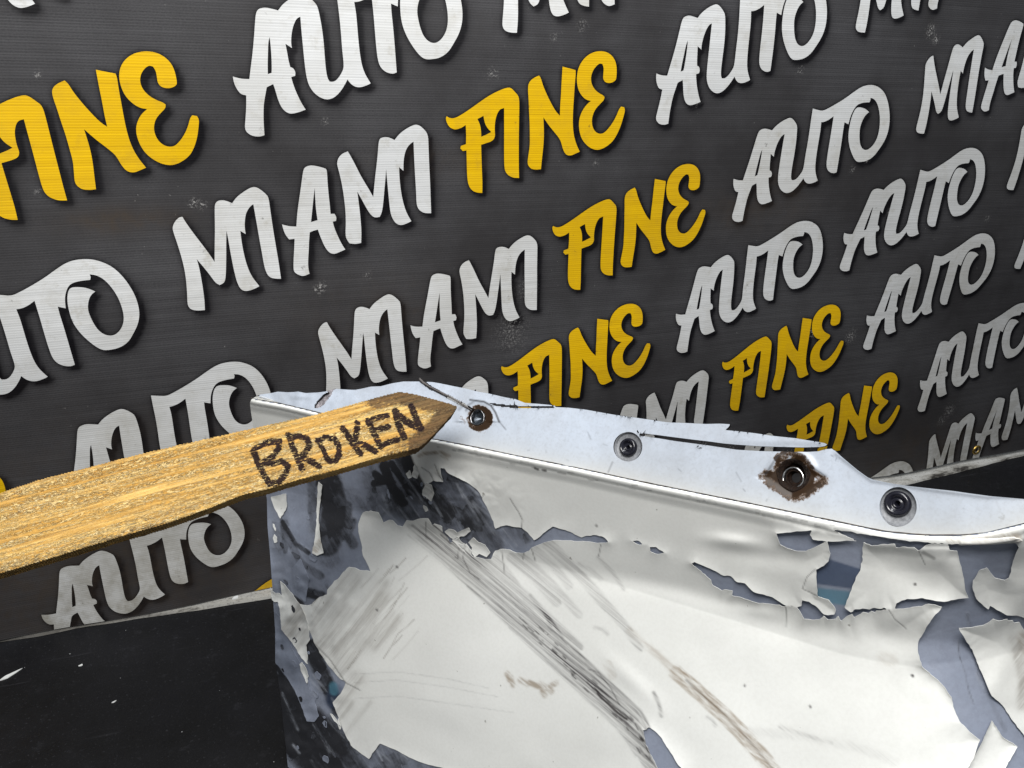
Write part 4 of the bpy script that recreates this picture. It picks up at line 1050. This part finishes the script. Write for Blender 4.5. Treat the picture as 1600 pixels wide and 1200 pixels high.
for k in range(60):     # grime dots along the rolled lip
    xx = R.uniform(680, 1330); yy = np.interp(xx, CR[:, 0], CR[:, 1]) + R.uniform(6, 15)
    BL.append(([(xx, yy), (xx + R.uniform(1, 9), yy + R.uniform(0, 2))], .25, R.uniform(.12, .5), 3, .9))
for cr in CRACKS: BL.append((cr, .05, .62, 3, 0.85))
A = paint_marks(P, MARKS + BL)
A[:, :3] = np.clip(A[:, :3], 0, 1); A[:, 3] = 1 - np.clip(A[:, 3], 0, 1)
lab = components(len(P), T)
ids, cnt = np.unique(lab[T[:, 0]], return_counts=True)
film_n = 0
for c_id in ids[np.argsort(-cnt)]:
    tm_ = lab[T[:, 0]] == c_id
    if tm_.sum() < 12: continue
    use = np.zeros(len(P), bool); use[T[tm_]] = True
    rm = np.cumsum(use) - 1
    em = lab[E[:, 0]] == c_id
    o = sheet('paint_film', P[use], rm[T[tm_]], rm[E[em]], top[use], top[use] - N3[use] * 0.00035, M_FILM, bump_root)
    attr(o, 'marks', np.concatenate([A[use], A[use]]))
    srf = np.c_[P[use][:, 0] / 1600, P[use][:, 1] / 1600, np.zeros(use.sum())]
    vattr(o, 'srf', np.concatenate([srf, srf]))
    film_n += 1

# --- loose flakes still clinging to the shell
FLAKES = [
 ([(425, 775), (430, 792), (440, 809), (448, 796), (450, 790), (449, 770)], 1.5, 1.0, 'white'),
 ([(424, 908), (424, 914), (427, 921), (432, 925), (439, 925), (443, 931), (440, 905), (447, 911), (455, 922), (464, 934), (472, 946), (478, 958), (484, 980), (486, 998), (480, 1006), (482, 1020), (483, 1036), (473, 1026), (466, 1014), (458, 1002), (450, 992), (441, 981), (440, 960), (437, 939), (431, 939), (427, 935)], 1.6, 2.0, 'white'),
 ([(498, 775), (500, 750), (506, 756), (502, 790), (500, 810), (503, 840), (508, 862), (502, 864), (498, 866), (490, 862), (494, 840), (497, 815)], 2.0, 1.0, 'white'),
 ([(697, 828), (703, 824), (712, 826), (716, 830), (725, 826), (735, 822), (738, 828), (727, 836), (722, 836), (714, 842), (706, 838)], 2.0, 1.2, 'white'),
 ([(708, 842), (716, 836), (724, 846), (736, 855), (740, 860), (733, 864), (724, 858), (716, 850)], 1.8, 1.0, 'white'),
 ([(733, 846), (741, 838), (749, 846), (759, 850), (768, 862), (762, 869), (750, 864), (744, 869), (737, 861), (739, 854)], 1.2, 1.4, 'white'),
 ([(648, 728), (652, 722), (658, 735), (654, 746), (646, 742)], 2.2, 1.0, 'white'),
 ([(636, 738), (642, 732), (646, 744), (640, 746)], 2.0, 1.0, 'white'),
 ([(662, 764), (668, 752), (676, 756), (680, 770), (676, 782), (668, 776), (662, 772)], 1.6, 1.2, 'white'),
 ([(470, 1035), (474, 1032), (480, 1042), (484, 1055), (482, 1066), (477, 1056), (472, 1046)], 1.8, 1.0, 'white'),
 ([(518, 1112), (522, 1114), (532, 1128), (538, 1134), (531, 1130), (524, 1124)], 2.0, .8, 'white'),
 ([(1550, 1116), (1567, 1143), (1591, 1158), (1583, 1172), (1573, 1190), (1560, 1212), (1530, 1240), (1490, 1240), (1508, 1200), (1523, 1173), (1537, 1147)], 4.0, 3.0, 'white'),
 ([(431, 955), (438, 962), (448, 985), (456, 1010), (465, 1026), (478, 1050), (484, 1068), (487, 1088), (496, 1084), (493, 1096), (499, 1118), (492, 1127), (480, 1126), (474, 1108), (462, 1080), (448, 1056), (438, 1042), (431, 1034)], 0.7, .5, 'bare'),
 ([(457, 886), (470, 872), (484, 905), (478, 940), (462, 925)], 0.6, .4, 'primer'),
]
for k in range(42):      # small brittle chips between the scraped patches
    if k < 22:
        cy_ = rng.uniform(900, 1230); cx_ = rng.uniform(434, 470 + max(0, cy_ - 960) * 0.42)
    elif k < 34: cx_, cy_ = rng.uniform(600, 720), rng.uniform(735, 800)
    else: cx_, cy_ = rng.uniform(425, 560), rng.uniform(790, 880)
    a0 = rng.uniform(0, 6.28); L_ = rng.uniform(6, 20); W_ = L_ * rng.uniform(.25, .6); an = rng.uniform(.7, 1.6); nn_ = int(rng.integers(5, 8))
    pl_ = []
    for q_ in range(nn_):
        t_ = a0 + 2 * math.pi * q_ / nn_; u_ = L_ / 2 * math.cos(t_) * rng.uniform(.6, 1.25); v_ = W_ / 2 * math.sin(t_) * rng.uniform(.6, 1.25)
        pl_.append((cx_ + u_ * math.cos(an) - v_ * math.sin(an), cy_ + u_ * math.sin(an) + v_ * math.cos(an)))
    FLAKES.append((pl_, rng.uniform(.5, 1.3), .5, 'white' if (L_ > 13 and rng.random() < .3) else ('soot' if rng.random() < .45 else 'primer')))
for poly, h, bow, kind in FLAKES:
    q = ragged(np.array(poly, float), 0.7, 5)
    lo, hi = q.min(0), q.max(0)
    P, T, E = clip_grid(lo[0] - 2, hi[0] + 2, lo[1] - 2, hi[1] + 2, 1.4, lambda r_: sdf(r_, q))
    S3, N3, t3, _ = ruled(P, FDIR, SF)
    d = sdf(P, q)
    L = max(hi - lo)
    g = g_base(P, t3) + h * (0.35 + 0.65 * np.exp(-d / 6.0)) + bow * (((P[:, 1] - lo[1]) / L - .5) ** 2 + ((P[:, 0] - lo[0]) / L - .5) ** 2) + .12 * noise2(P[:, 0], P[:, 1], 12, 31)
    tp = seat(P, S3, N3, (g_base(P, t3) + np.minimum(blister(P), 0) * 0.9) / 1000) + N3 * ((g - g_base(P, t3)) / 1000)[:, None]
    o = sheet('paint_flake', P, T, E, tp, tp - N3 * 0.0003, M_FILM if kind == 'white' else M_PRIMER, bump_root)
    A = np.zeros((len(P), 4)); A[:, 3] = 1
    if kind == 'white':
        A = paint_marks(P, [([(450, 985), (480, 940)], 6, .6, 2, 8), ([(460, 1010), (475, 985)], 5, .5, 2, 6), ([(494, 858), (503, 845)], 3, .7, 1, 3)], A)
        if lo[0] > 640 and hi[0] < 780: A[:, 0] = 0.25
    else:
        A[:, 0] = 0.75 if kind == 'soot' else (0.12 if kind == 'primer' else 0.0)
    attr(o, 'marks', np.concatenate([A, A]))
    srf = np.c_[P / 1600, np.zeros(len(P))]
    vattr(o, 'srf', np.concatenate([srf, srf]))

# --- flange with holes, slits and torn strips
TOPEDGE = [(404, 619.8), (406, 616.5), (420, 614.5), (434, 612), (449, 613), (466, 612), (477, 614), (496, 613), (508, 612), (519, 610), (525, 607), (538, 608.5), (555, 609), (580, 604), (595, 603.5), (612, 599), (630, 596), (655, 596), (676, 597), (690, 599.5), (707, 603), (728, 607), (745, 611.5), (760, 614), (775, 617.5), (790, 621), (805, 623.5), (820, 629.5), (842, 631), (858, 632.5), (866, 633.5), (868, 636), (889, 637), (915, 640), (940, 644.5), (960, 648), (979, 650.5), (1010, 655), (1043, 660), (1075, 661), (1103, 662.4), (1125, 662), (1141.5, 663), (1138, 668), (1133, 672), (1155, 674), (1180, 677), (1206, 681), (1225, 683), (1244, 685), (1262, 688), (1281, 691), (1289, 692.5), (1293.5, 695), (1289, 697), (1281, 698.4), (1255, 699), (1225, 698.4), (1187, 697.3), (1150, 694.6), (1130, 692.8), (1110, 690), (1084, 687), (1057, 683.6), (1030, 680), (1005, 677), (999, 677.5), (1000, 681), (1005, 681.2), (1030, 685), (1057, 689.5), (1084, 693), (1110, 696.5), (1130, 699.5), (1150, 702.5), (1187, 704.8), (1234, 706), (1260, 706.2), (1279, 705), (1290, 702), (1300, 701), (1309, 709), (1318, 717), (1328, 725.6), (1338, 734), (1347, 740.6), (1354, 745.5), (1362, 749), (1378, 752.5), (1394, 755.6), (1420, 759.5), (1450, 763), (1487, 767), (1515, 771), (1544, 775), (1600, 780), (1650, 782), (1740, 772)]
FL = np.array(TOPEDGE + [(1740, 778), (1600, 817)] + [tuple(p) for p in CR[16:2:-1]] + [(442, 630.5)], float)
torn_part = (FL[:, 0] > 640) & (FL[:, 0] < 1300)
SLIT1 = np.array([(764, 629.6), (775, 631), (790, 632.6), (808, 634), (827, 634.6), (845, 634.8), (864, 635.3), (864, 637), (845, 637.8), (827, 637.8), (809, 637.5), (790, 636), (776, 634.2)], float)
SLIT2 = np.array([(657, 593), (664, 597), (675, 604), (690, 612.3), (704, 619.0), (724, 629.5), (740, 639), (737, 642.5), (722, 634.5), (702, 623.5), (686, 615.0), (672, 608.5), (662, 601.5), (654, 594)], float)
GASH = np.array([(490.5, 637), (492, 631), (498, 623), (507, 615.5), (515, 611), (519, 610), (517.5, 616), (512, 625), (505, 633), (497, 638)], float)
HOLE = [(745, 652, 13.5, 13.0), (981, 698, 22.5, 23), (1237.5, 741, 24.5, 25), (1403, 792, 29, 31)]


def s_flange(P):
    s = sdf(P, FL)
    for q in (SLIT1, SLIT2, GASH): s = np.minimum(s, -sdf(P, q, 30))
    for x, y, a, b in HOLE:
        r = np.sqrt(((P[:, 0] - x) / a) ** 2 + ((P[:, 1] - y) / b) ** 2)
        s = np.minimum(s, (r - 1) * min(a, b))
    return s


P, T, E = clip_grid(386, 1734, 588, 842, 1.5, s_flange)
S3, N3, t3, _ = ruled(P, BDIR, SB)
x, y = P[:, 0], P[:, 1]


def g_flange(P):
    x, y = P[:, 0], P[:, 1]
    g = -0.2 + 0.35 * noise2(x, y, 55, 41)
    r = np.hypot(x - 745, y - 652); g = g + 1.0 * np.exp(-((r - 26) / 8) ** 2) * (y < 660) - 0.5 * np.exp(-(r / 16) ** 2)
    u = np.abs(x - 1237) / 62 + np.abs(y - 745) / 42
    g = g - 1.6 * (1 - sm(u, 0.55, 1.0))
    r = np.hypot(x - 1237, (y - 742)); g = g + 1.0 * np.exp(-((r - 36) / 6) ** 2) * sm(750 - y, 0, 25)
    g = g + 0.9 * np.exp(-(((x - 470) / 16) ** 2 + ((y - 620) / 4) ** 2)) + 1.2 * noise2(x, y, 14, 44) * (1 - sm(x, 500, 620)) * 0.6
    g = g + 1.0 * sm(x, 1000, 1290) * sm(702 - y, 0, 14)
    wall = linedist(P, [(1309, 709), (1362, 749), (1450, 763), (1544, 775), (1740, 774)])
    g = g + 0.8 * np.exp(-(wall / 4) ** 2)
    return g


g = g_flange(P)
top = S3 + N3 * (g / 1000)[:, None]
FM = [([(735, 625), (757, 628), (768, 634), (775, 645), (780, 659)], .7, .85, 2, 1.0), ([(780, 659), (790, 671)], .3, .5, 2, .9), ([(728, 642), (732, 633), (742, 627)], .5, .5, 2, 1.0),
      ([(718, 640), (724, 634)], .8, .35, 2, 2), ([(980, 648), (982, 652)], .8, .6, 2, 1), ([(918, 675), (923, 686)], .2, .3, 2, 1),
      ([(1194, 742), (1205, 756), (1228, 770), (1243, 777), (1262, 768), (1286, 751)], 3, .66, 1, 9), ([(1190, 745), (1212, 735), (1222, 715)], 3, .62, 1, 4), ([(1286, 751), (1270, 738), (1262, 722)], 3, .60, 1, 4), ([(1215, 715), (1237, 706), (1256, 716)], 3, .66, 1, 4),
      ([(1216, 742), (1220, 760), (1240, 768), (1258, 758), (1262, 742)], 6, .9, 1, 6), ([(1223, 718), (1240, 712), (1256, 722)], 2, .55, 1, 5),
      ([(1195, 741), (1202, 733), (1215, 713), (1235, 704), (1256, 711), (1270, 731), (1290, 745)], .6, .55, 2, 1.2), ([(1170, 740), (1195, 742)], .8, .25, 0, 4), ([(1300, 752), (1350, 756)], .6, .35, 0, 2), ([(1150, 738), (1158, 752)], .3, .25, 2, 1),
      ([(1156, 745), (1180, 765), (1200, 772)], 10, .22, 0, 14), ([(1180, 790), (1240, 790)], 6, .22, 0, 8), ([(900, 690), (930, 700)], 12, .16, 0, 20), ([(1560, 800), (1572, 818)], 4, .45, 0, 8), ([(1548, 782), (1556, 795)], 3, .35, 0, 6), ([(1530, 815), (1540, 816)], 2, .35, 0, 2),
      ([(957, 722), (950, 738)], .3, .45, 2, .9), ([(1315, 706), (1335, 725), (1360, 746), (1400, 756), (1550, 775)], 1.5, .12, 0, 3), ([(1366, 754), (1400, 757)], 1, .4, 0, 3), ([(400, 620), (440, 625), (490, 638)], 4, .22, 0, 8)]
cx, cy = 747, 653
for k in range(26):      # rust ring of the left hole
    t = 2 * math.pi * k / 26; am = .80 + .25 * math.cos(t - 0.3)
    FM.append(([(cx + 15.0 * math.cos(t), cy + 15 * math.sin(t)), (cx + (17 + 3 * math.cos(t)) * math.cos(t), cy + 17 * math.sin(t))], 1.5, am, 1, 3.2))
for k in range(40):
    t = rng.uniform(0, 6.28); FM.append(([(1237 + 30 * math.cos(t), 743 + 27 * math.sin(t))] * 2, rng.uniform(1, 4), rng.uniform(.4, .95), 1, rng.uniform(2, 5)))
for k in range(70):
    j_ = int(rng.integers(24, 56)); e_ = np.array(TOPEDGE[j_]); FM.append(([tuple(e_ + [rng.uniform(-10, 10), rng.uniform(0, 4)]), tuple(e_ + [rng.uniform(-10, 14), rng.uniform(1, 5)])], rng.uniform(.1, .8), rng.uniform(.25, .6), 0, rng.uniform(1, 3)))
FM.append(([(722, 655), (726, 660)], 3, .35, 1, 5))
FM.append(([(745, 672), (755, 674)], 2, .38, 1, 5))
for k in range(32):
    xx, yy = rng.uniform(660, 1600), rng.uniform(640, 830)
    FM.append(([(xx, yy), (xx + rng.uniform(-3, 8), yy + rng.uniform(-1, 4))], .2, rng.uniform(.1, .45), 2, .9))
A = paint_marks(P, FM)
A[:, :3] = np.clip(A[:, :3], 0, 1)
cd = np.abs(t3) * 1000
A[:, 0] = np.maximum(A[:, 0], .20 * np.exp(-cd / 3))
A[:, 3] = 1 - .7 * np.exp(-cd / 9) * sm(x, 640, 800)
under = top - N3 * 0.0024
n0 = len(P)
o = sheet('mounting_flange', P, T, E, top, under, M_FLANGE, bump_root, [M_FLANGE, M_RAW], 1)
# only the torn edges show raw black plastic: the moulded rim keeps its paint
me = o.data
mi = np.zeros(len(me.polygons), np.int32); me.polygons.foreach_get('material_index', mi)
nT, nE = len(T), len(E)
mid = P[E].mean(1)
painted = (mid[:, 0] > 1303) | (mid[:, 0] < 480)
mi[nT:nT + nE] = np.where(painted, 0, 1); mi[nT + nE:nT + 2 * nE] = np.where(painted, 0, 1)
me.polygons.foreach_set('material_index', mi)
attr(o, 'marks', np.concatenate([A, A]))
o['label'] = 'bluish white flange with four fixing holes and torn slits'

# raw fibres along the tears
V, Fc = [], []
def spikes(line, n, h, dark=1):
    line = np.array(line, float)
    k = np.r_[0, np.cumsum(np.linalg.norm(np.diff(line, axis=0), axis=1))]
    h = h * 0.75
    for _ in range(int(n * 0.55)):
        s = rng.uniform(0, k[-1]); p = np.array([np.interp(s, k, line[:, 0]), np.interp(s, k, line[:, 1])])
        d = np.array([rng.normal(0, 1.2), rng.choice([-1, 1]) * abs(rng.normal(1, .6))]) * h * rng.uniform(.4, 1.2)
        w = rng.uniform(.5, 1.3)
        q = np.array([p - [w, 0], p + [w, .3], p + d, p + d * .5 + [w * .8, 0]])
        S_, N_, _, _ = ruled(q, BDIR, SB)
        pts = S_ + N_ * np.array([0.0004, 0.0004, rng.uniform(.001, .0028), .0012])[:, None]
        b = len(V); V.extend(pts); V.append(S_[0] - N_[0] * .001)
        Fc.extend([(b, b + 1, b + 3), (b, b + 3, b + 2), (b, b + 1, b + 4), (b + 1, b + 3, b + 4)])
spikes([(1000, 678), (1057, 686), (1110, 693), (1187, 701), (1234, 703), (1290, 700)], 75, 2.6)
spikes([(996, 674), (1004, 682)], 16, 5.0)
spikes([(1090, 697), (1098, 700)], 8, 7)
spikes([(655, 594), (690, 613), (724, 632), (740, 641)], 50, 2.4)
spikes([(655, 593), (668, 596)], 10, 5)
spikes([(770, 632), (808, 636), (866, 636)], 50, 2.4)
spikes([(800, 634), (812, 634)], 10, 4.5)
spikes([(745, 611), (800, 622), (868, 635)], 12, 1.2)
spikes([(900, 639), (979, 650), (1043, 660)], 14, 1.3)
spikes([(960, 648), (990, 652)], 14, 3.0)
spikes([(1130, 671), (1180, 677), (1244, 685), (1290, 694)], 18, 1.2)
fb = mesh('torn_fibres', V, Fc, M_RAW, bump_root, False)
fb['kind'] = 'stuff'

# twisted black strand lying in the left crack
line = np.array([(656, 592), (662, 598), (671, 604), (684, 610.5), (694, 616), (706, 622), (718, 629), (728, 636), (738, 641)], float)
S_, N_, _, _ = ruled(line, BDIR, SB)
V, Fc = [], []
seg = 7
for i, (p, nn) in enumerate(zip(S_, N_)):
    r = 0.0009 * (1 - .35 * i / len(line)) * (1 + .3 * math.sin(i * 2.1))
    tn = S_[min(i + 1, len(S_) - 1)] - S_[max(i - 1, 0)]; tn /= np.linalg.norm(tn); bn = np.cross(tn, nn)
    for s in range(seg):
        t = 2 * math.pi * s / seg + i * .5
        V.append(p + nn * (0.0006 + r * math.cos(t) * (1 + .3 * math.sin(5 * t))) + bn * r * math.sin(t))
for i in range(len(line) - 1):
    for s in range(seg):
        s2 = (s + 1) % seg
        Fc.append((i * seg + s, i * seg + s2, (i + 1) * seg + s2, (i + 1) * seg + s))
mesh('torn_strand', V, Fc, simple('grey_torn_strand', (0.03, .027, .028), (.16, .145, .14), 900, .7), bump_root)

# dirt seam between lip and flange
xs = np.arange(392, 1700, 3.0)
ys = np.interp(xs, _x, _y)
S_, N_, _, _ = ruled(np.c_[xs, ys], FDIR, SF)
V, Fc = [], []
for i, (p, nn) in enumerate(zip(S_, N_)):
    w = 0.00030 * (1 + .5 * float(noise2(np.array([xs[i]]), np.array([0.]), 14, 51)[0]))
    if xs[i] > 1500: w *= max(0.05, 1 - (xs[i] - 1500) / 40)
    c_ = p - nn * .0002
    V += [c_ + UP * w, c_ + nn * w * 1.2, c_ - UP * w, c_ - nn * w]
for i in range(len(xs) - 1):
    for k in range(4):
        k2 = (k + 1) % 4
        Fc.append((i * 4 + k, i * 4 + k2, i * 4 + 4 + k2, i * 4 + 4 + k))
mesh('seam', V, Fc, M_SEAM, bump_root)


def frame_at(px, py):
    p = np.array([[px, py]], float)
    S_, N_, _, _ = ruled(p, BDIR, SB)
    S_ = S_ + N_ * (g_flange(p) / 1000)[:, None]
    dep = (ROT.T @ (S_[0] - CAM))[2] * -1
    return S_[0], N_[0], dep / F       # centre, normal, metres per pixel


# hole 1: bare hole looking onto dark metal, rust round it
c_, n_, k_ = frame_at(745, 652)
lathe('fixing_hole', [(15.5 * k_, .0003), (13.6 * k_, -.0006), (12.8 * k_, -.002), (12.5 * k_, -.006)], c_, n_, M_RUST, bump_root, 44, .03)
lathe('metal_plug', [(12.8 * k_, -.0040), (11 * k_, -.0042), (6 * k_, -.0055), (.1 * k_, -.0065)], c_ - n_ * 0, n_, simple('dark_blue_steel', (.008, .010, .014), (.07, .085, .105), 160, .25, .5, .6), bump_root, 40, .05)
lathe('threaded_insert', [(12.9 * k_, -.0003), (12.0 * k_, .0003), (11.2 * k_, -.0006), (11.0 * k_, -.0045)], c_, n_, simple('dull_steel', (.10, .10, .10), (.4, .4, .42), 500, .35, .5, 1.0), bump_root, 44, .04)
# holes 2 and 4: recessed cup with a black plug
for (px, py, R1, R2, dx, dy) in ((981, 698, 23.4, 14.6, -1.5, .5), (1403, 791.5, 30.6, 20.0, -2.5, -4.5)):
    c_, n_, k_ = frame_at(px, py)
    lathe('cup', [(R1 * 1.0 * k_, -.0001), (R1 * .985 * k_, -.0002), (R1 * .97 * k_, -.0006), (R1 * .955 * k_, -.0024), (R1 * .93 * k_, -.0028), (R2 * .7 * k_, -.0030), (R2 * .5 * k_, -.004)], c_, n_, M_CUP, bump_root, 56)
    c2 = frame_at(px + dx, py + dy)[0]
    q = R2 * k_
    lathe('rubber_plug', [(q, -.0032), (q * 1.0, -.0016), (q * .93, -.0004), (q * .80, .0001), (q * .66, -.0004), (q * .50, -.0016), (q * .42, -.0022), (q * .34, -.0015), (q * .26, -.0012), (q * .20, -.0024), (q * .02, -.0060)], c2, n_, M_RUBBER, bump_root, 56)
# hole 3: rusty bolt eye with a hole right through
c_, n_, k_ = frame_at(1237.5, 741)
lathe('rusty_washer', [(26.5 * k_, -.0002), (24.5 * k_, .0006), (22 * k_, -.0002), (19.5 * k_, -.0012), (17.5 * k_, -.0022), (17.2 * k_, -.005)], c_, n_, M_RUST, bump_root, 60, .035)
lathe('back_plate', [(27 * k_, -.0052), (8.4 * k_, -.0062), (8.0 * k_, -.009)], frame_at(1236, 745)[0], n_, M_RUST, bump_root, 40)
c3 = frame_at(1236, 746)[0]
lathe('steel_sleeve', [(17.4 * k_, -.0026), (16.2 * k_, -.0012), (14.2 * k_, -.0018), (13.2 * k_, -.0038), (12.6 * k_, -.0045)], c3, n_, M_STEEL, bump_root, 56, .02)
lathe('threaded_insert', [(13.0 * k_, -.0034), (12.0 * k_, -.0026), (10.6 * k_, -.0032), (9.4 * k_, -.0060), (8.6 * k_, -.0095)], c3, n_, M_RUST, bump_root, 48, .02)
# hole in the torn left corner
c_, n_, k_ = frame_at(505, 625)
V = []
S_, N_, _, _ = ruled(np.array([(488, 640), (494, 624), (508, 610), (522, 606), (520, 616), (512, 630), (500, 641)], float), BDIR, SB)
V = list(S_ - N_ * 0.0022) + [S_.mean(0) - N_.mean(0) * 0.0052]
mesh('torn_pocket', V, [(k, (k + 1) % 7, 7) for k in range(7)], simple('torn_grey_plastic', (.05, .045, .05), (.45, .42, .45), 260, .6, .4, 0, 1, .002), bump_root)

# lip end that stands off at the right
lp = np.array([(1500, 838), (1520, 838), (1540, 836), (1560, 833), (1575, 830), (1585, 829), (1592, 833), (1598, 839), (1592, 843), (1584, 842), (1570, 843), (1550, 846), (1530, 848), (1500, 849)], float)
P, T, E = clip_grid(1496, 1600, 826, 852, 1.3, lambda q: sdf(q, lp))
S3, N3, t3, _ = ruled(P, FDIR, SF)
g = g_base(P, t3) + 1.0 + 3.8 * sm(P[:, 0], 1490, 1590) + 0.8 * np.sin(np.clip(sdf(P, lp) / 8, 0, 1) * math.pi / 2)
tp = S3 + N3 * (g / 1000)[:, None]
o = sheet('lip_end', P, T, E, tp, tp - N3 * .0012, M_FILM, bump_root)
A = np.zeros((len(P), 4)); A[:, 3] = 1; A[:, 1] = .35
attr(o, 'marks', np.concatenate([A, A])); srf = np.c_[P / 1600, np.zeros(len(P))]; vattr(o, 'srf', np.concatenate([srf, srf]))

# ------------------------------------------------------------------ wooden pointer
FACE = [(-160, 800), (-60, 782), (0, 769), (60, 749), (119, 734), (200, 713), (281, 694), (391, 669), (500, 645), (560, 628), (600, 617), (625, 611), (650, 615), (680, 623), (705, 630), (715, 634), (709, 644), (690, 665), (672, 684), (660, 695), (654, 699), (600, 712), (530, 732), (455, 752), (419, 763), (380, 772), (312, 799), (250, 820), (187, 838), (125, 857), (60, 877), (0, 895), (-160, 938)]
A3 = CAM + ray(0., 769.) * 0.430
B3 = CAM + ray(0., 895.) * 0.408
C3 = CAM + ray(715., 634.) * 0.535
e1 = C3 - (A3 + B3) / 2; e1 /= np.linalg.norm(e1)
nw = np.cross(e1, A3 - B3); nw /= np.linalg.norm(nw)
if nw @ (CAM - A3) < 0: nw = -nw
e2 = np.cross(nw, e1)
if e2[2] < 0: e2 = -e2
stick = empty('wooden_pointer', tuple(A3))
tag(stick, 'weathered wooden pointer stick marked BROKEN, its tip aimed at the cracked flange', 'wooden stick')
fq = ragged(np.array(FACE, float), 0.15, 16)
P, T, E = clip_grid(-158, 718, 606, 936, 1.35, lambda q: sdf(q, fq, 20))
r = ray(P[:, 0], P[:, 1])
z = ((A3 - CAM) @ nw) / (r @ nw)
S3 = CAM + r * z[:, None]
uv = np.stack([(S3 - A3) @ e1, (S3 - A3) @ e2], 1)
d = sdf(P, fq, 20)
g = -0.0008 * np.exp(-np.maximum(d, 0) / 1.6) + 0.00035 * noise2(uv[:, 0], uv[:, 1] * 4, .006, 61) + 0.00025 * noise2(uv[:, 0], uv[:, 1] * 4, .0022, 62)
top = S3 + nw * g[:, None]
K = lambda l: [(380 + a / 4, 570 + b / 4) for a, b in l]
INK = []
for line, w in [([(62, 540), (85, 592), (110, 650), (137, 702), (165, 742)], 3.0), ([(62, 538), (108, 505), (165, 482), (228, 478), (222, 520), (185, 575), (122, 610)], 2.7), ([(122, 610), (190, 618), (240, 602), (280, 632), (268, 680), (225, 728), (165, 742)], 2.7),
                ([(284, 440), (305, 500), (335, 575), (368, 650)], 3.0), ([(290, 455), (345, 445), (400, 462), (415, 505), (390, 545), (335, 572)], 2.7), ([(340, 565), (400, 590), (475, 636)], 3.0),
                ([(468, 475), (520, 452), (570, 462), (598, 510), (600, 560), (578, 598), (540, 603), (515, 575)], 2.7), ([(475, 480), (498, 525), (520, 580)], 2.0),
                ([(622, 398), (652, 440), (690, 500), (732, 556)], 3.0), ([(712, 365), (712, 410), (700, 470), (692, 490)], 2.8), ([(700, 485), (760, 502), (825, 542)], 3.0),
                ([(780, 350), (812, 415), (835, 465), (862, 512)], 3.2), ([(785, 355), (840, 330), (898, 318)], 2.7), ([(815, 412), (860, 400), (905, 388)], 2.7), ([(862, 508), (910, 482), (965, 468)], 2.9),
                ([(950, 290), (970, 370), (1005, 452)], 3.4), ([(955, 300), (1010, 350), (1075, 385), (1110, 398)], 3.6), ([(1052, 262), (1075, 320), (1105, 395)], 3.3)]:
    INK.append((K(line), w * 1.05, 1.0, 0, 2.8))
SOIL = [(K([(1010, 200), (1150, 230), (1300, 255)]), 8, .85, 1, 9), (K([(1320, 260), (1200, 400), (1090, 500)]), 9, .85, 1, 10), (K([(820, 235), (1000, 200)]), 5, .75, 1, 7), (K([(0, 560), (400, 470)]), .5, .0, 1, 3), (K([(800, 225), (900, 215), (1010, 190)]), 6, .55, 1, 8), (K([(830, 250), (930, 225)]), 5, .45, 1, 6), (K([(980, 165), (1150, 195), (1330, 250)]), 2, .6, 1, 4), (K([(1330, 255), (1200, 400), (1100, 510)]), 3, .6, 1, 5), (K([(1000, 510), (1100, 470), (1130, 440)]), 8, .5, 1, 8),
        (K([(900, 545), (1050, 520), (1110, 510)]), 2, .5, 1, 4), ([(0, 893), (125, 855), (187, 836), (250, 818)], 2, .42, 1, 6), ([(120, 735), (200, 714), (400, 668), (520, 640)], .8, .45, 1, 3), ([(80, 875), (110, 862), (160, 848)], 4, .45, 1, 7), ([(0, 890), (60, 872)], 3, .45, 1, 5), (K([(1200, 330), (1290, 260)]), 10, .25, 1, 12)]
A = paint_marks(P, INK + SOIL)
A[:, :3] = np.clip(A[:, :3], 0, 1); A[:, 3] = 1
n = len(P)
E2 = E
dn = -nw * 0.0110 + e2 * 0.0014
V = np.concatenate([top, top[E2[:, 0]], top[E2[:, 1]], top[E2[:, 0]] + dn, top[E2[:, 1]] + dn])
ne = len(E2); k = np.arange(ne)
faces = np.concatenate([T[:, ::-1], np.stack([n + k, n + ne + k, n + 2 * ne + k], 1), np.stack([n + ne + k, n + 3 * ne + k, n + 2 * ne + k], 1)])
so = mesh('pointer_board', V, faces, M_WOOD, stick)
gr = np.concatenate([np.c_[uv, np.zeros(n)], np.c_[uv[E2[:, 0]], np.zeros(ne)], np.c_[uv[E2[:, 1]], np.zeros(ne)], np.c_[uv[E2[:, 0]] + [0, .012], np.zeros(ne)], np.c_[uv[E2[:, 1]] + [0, .012], np.zeros(ne)]])
vattr(so, 'grain', gr)
AA = np.concatenate([A, A[E2[:, 0]], A[E2[:, 1]], A[E2[:, 0]], A[E2[:, 1]]])
AA[n:, 0] = 0; AA[n:, 1] = np.maximum(AA[n:, 1], .22)
attr(so, 'marks', AA)
bk = CAM + ray(np.array(FACE)[:, 0], np.array(FACE)[:, 1]) * ((((A3 - CAM) @ nw) / (ray(np.array(FACE)[:, 0], np.array(FACE)[:, 1]) @ nw)))[:, None] + dn * 1.0
bo_ = mesh('back_face', bk, [tuple(range(len(bk)))], M_WOOD, stick, False)
vattr(bo_, 'grain', np.c_[(bk - A3) @ e1, (bk - A3) @ e2, np.zeros(len(bk))])
AB = np.zeros((len(bk), 4)); AB[:, 3] = 1; attr(bo_, 'marks', AB)
print('films', film_n, 'tris', sum(len(m.polygons) for m in bpy.data.meshes))
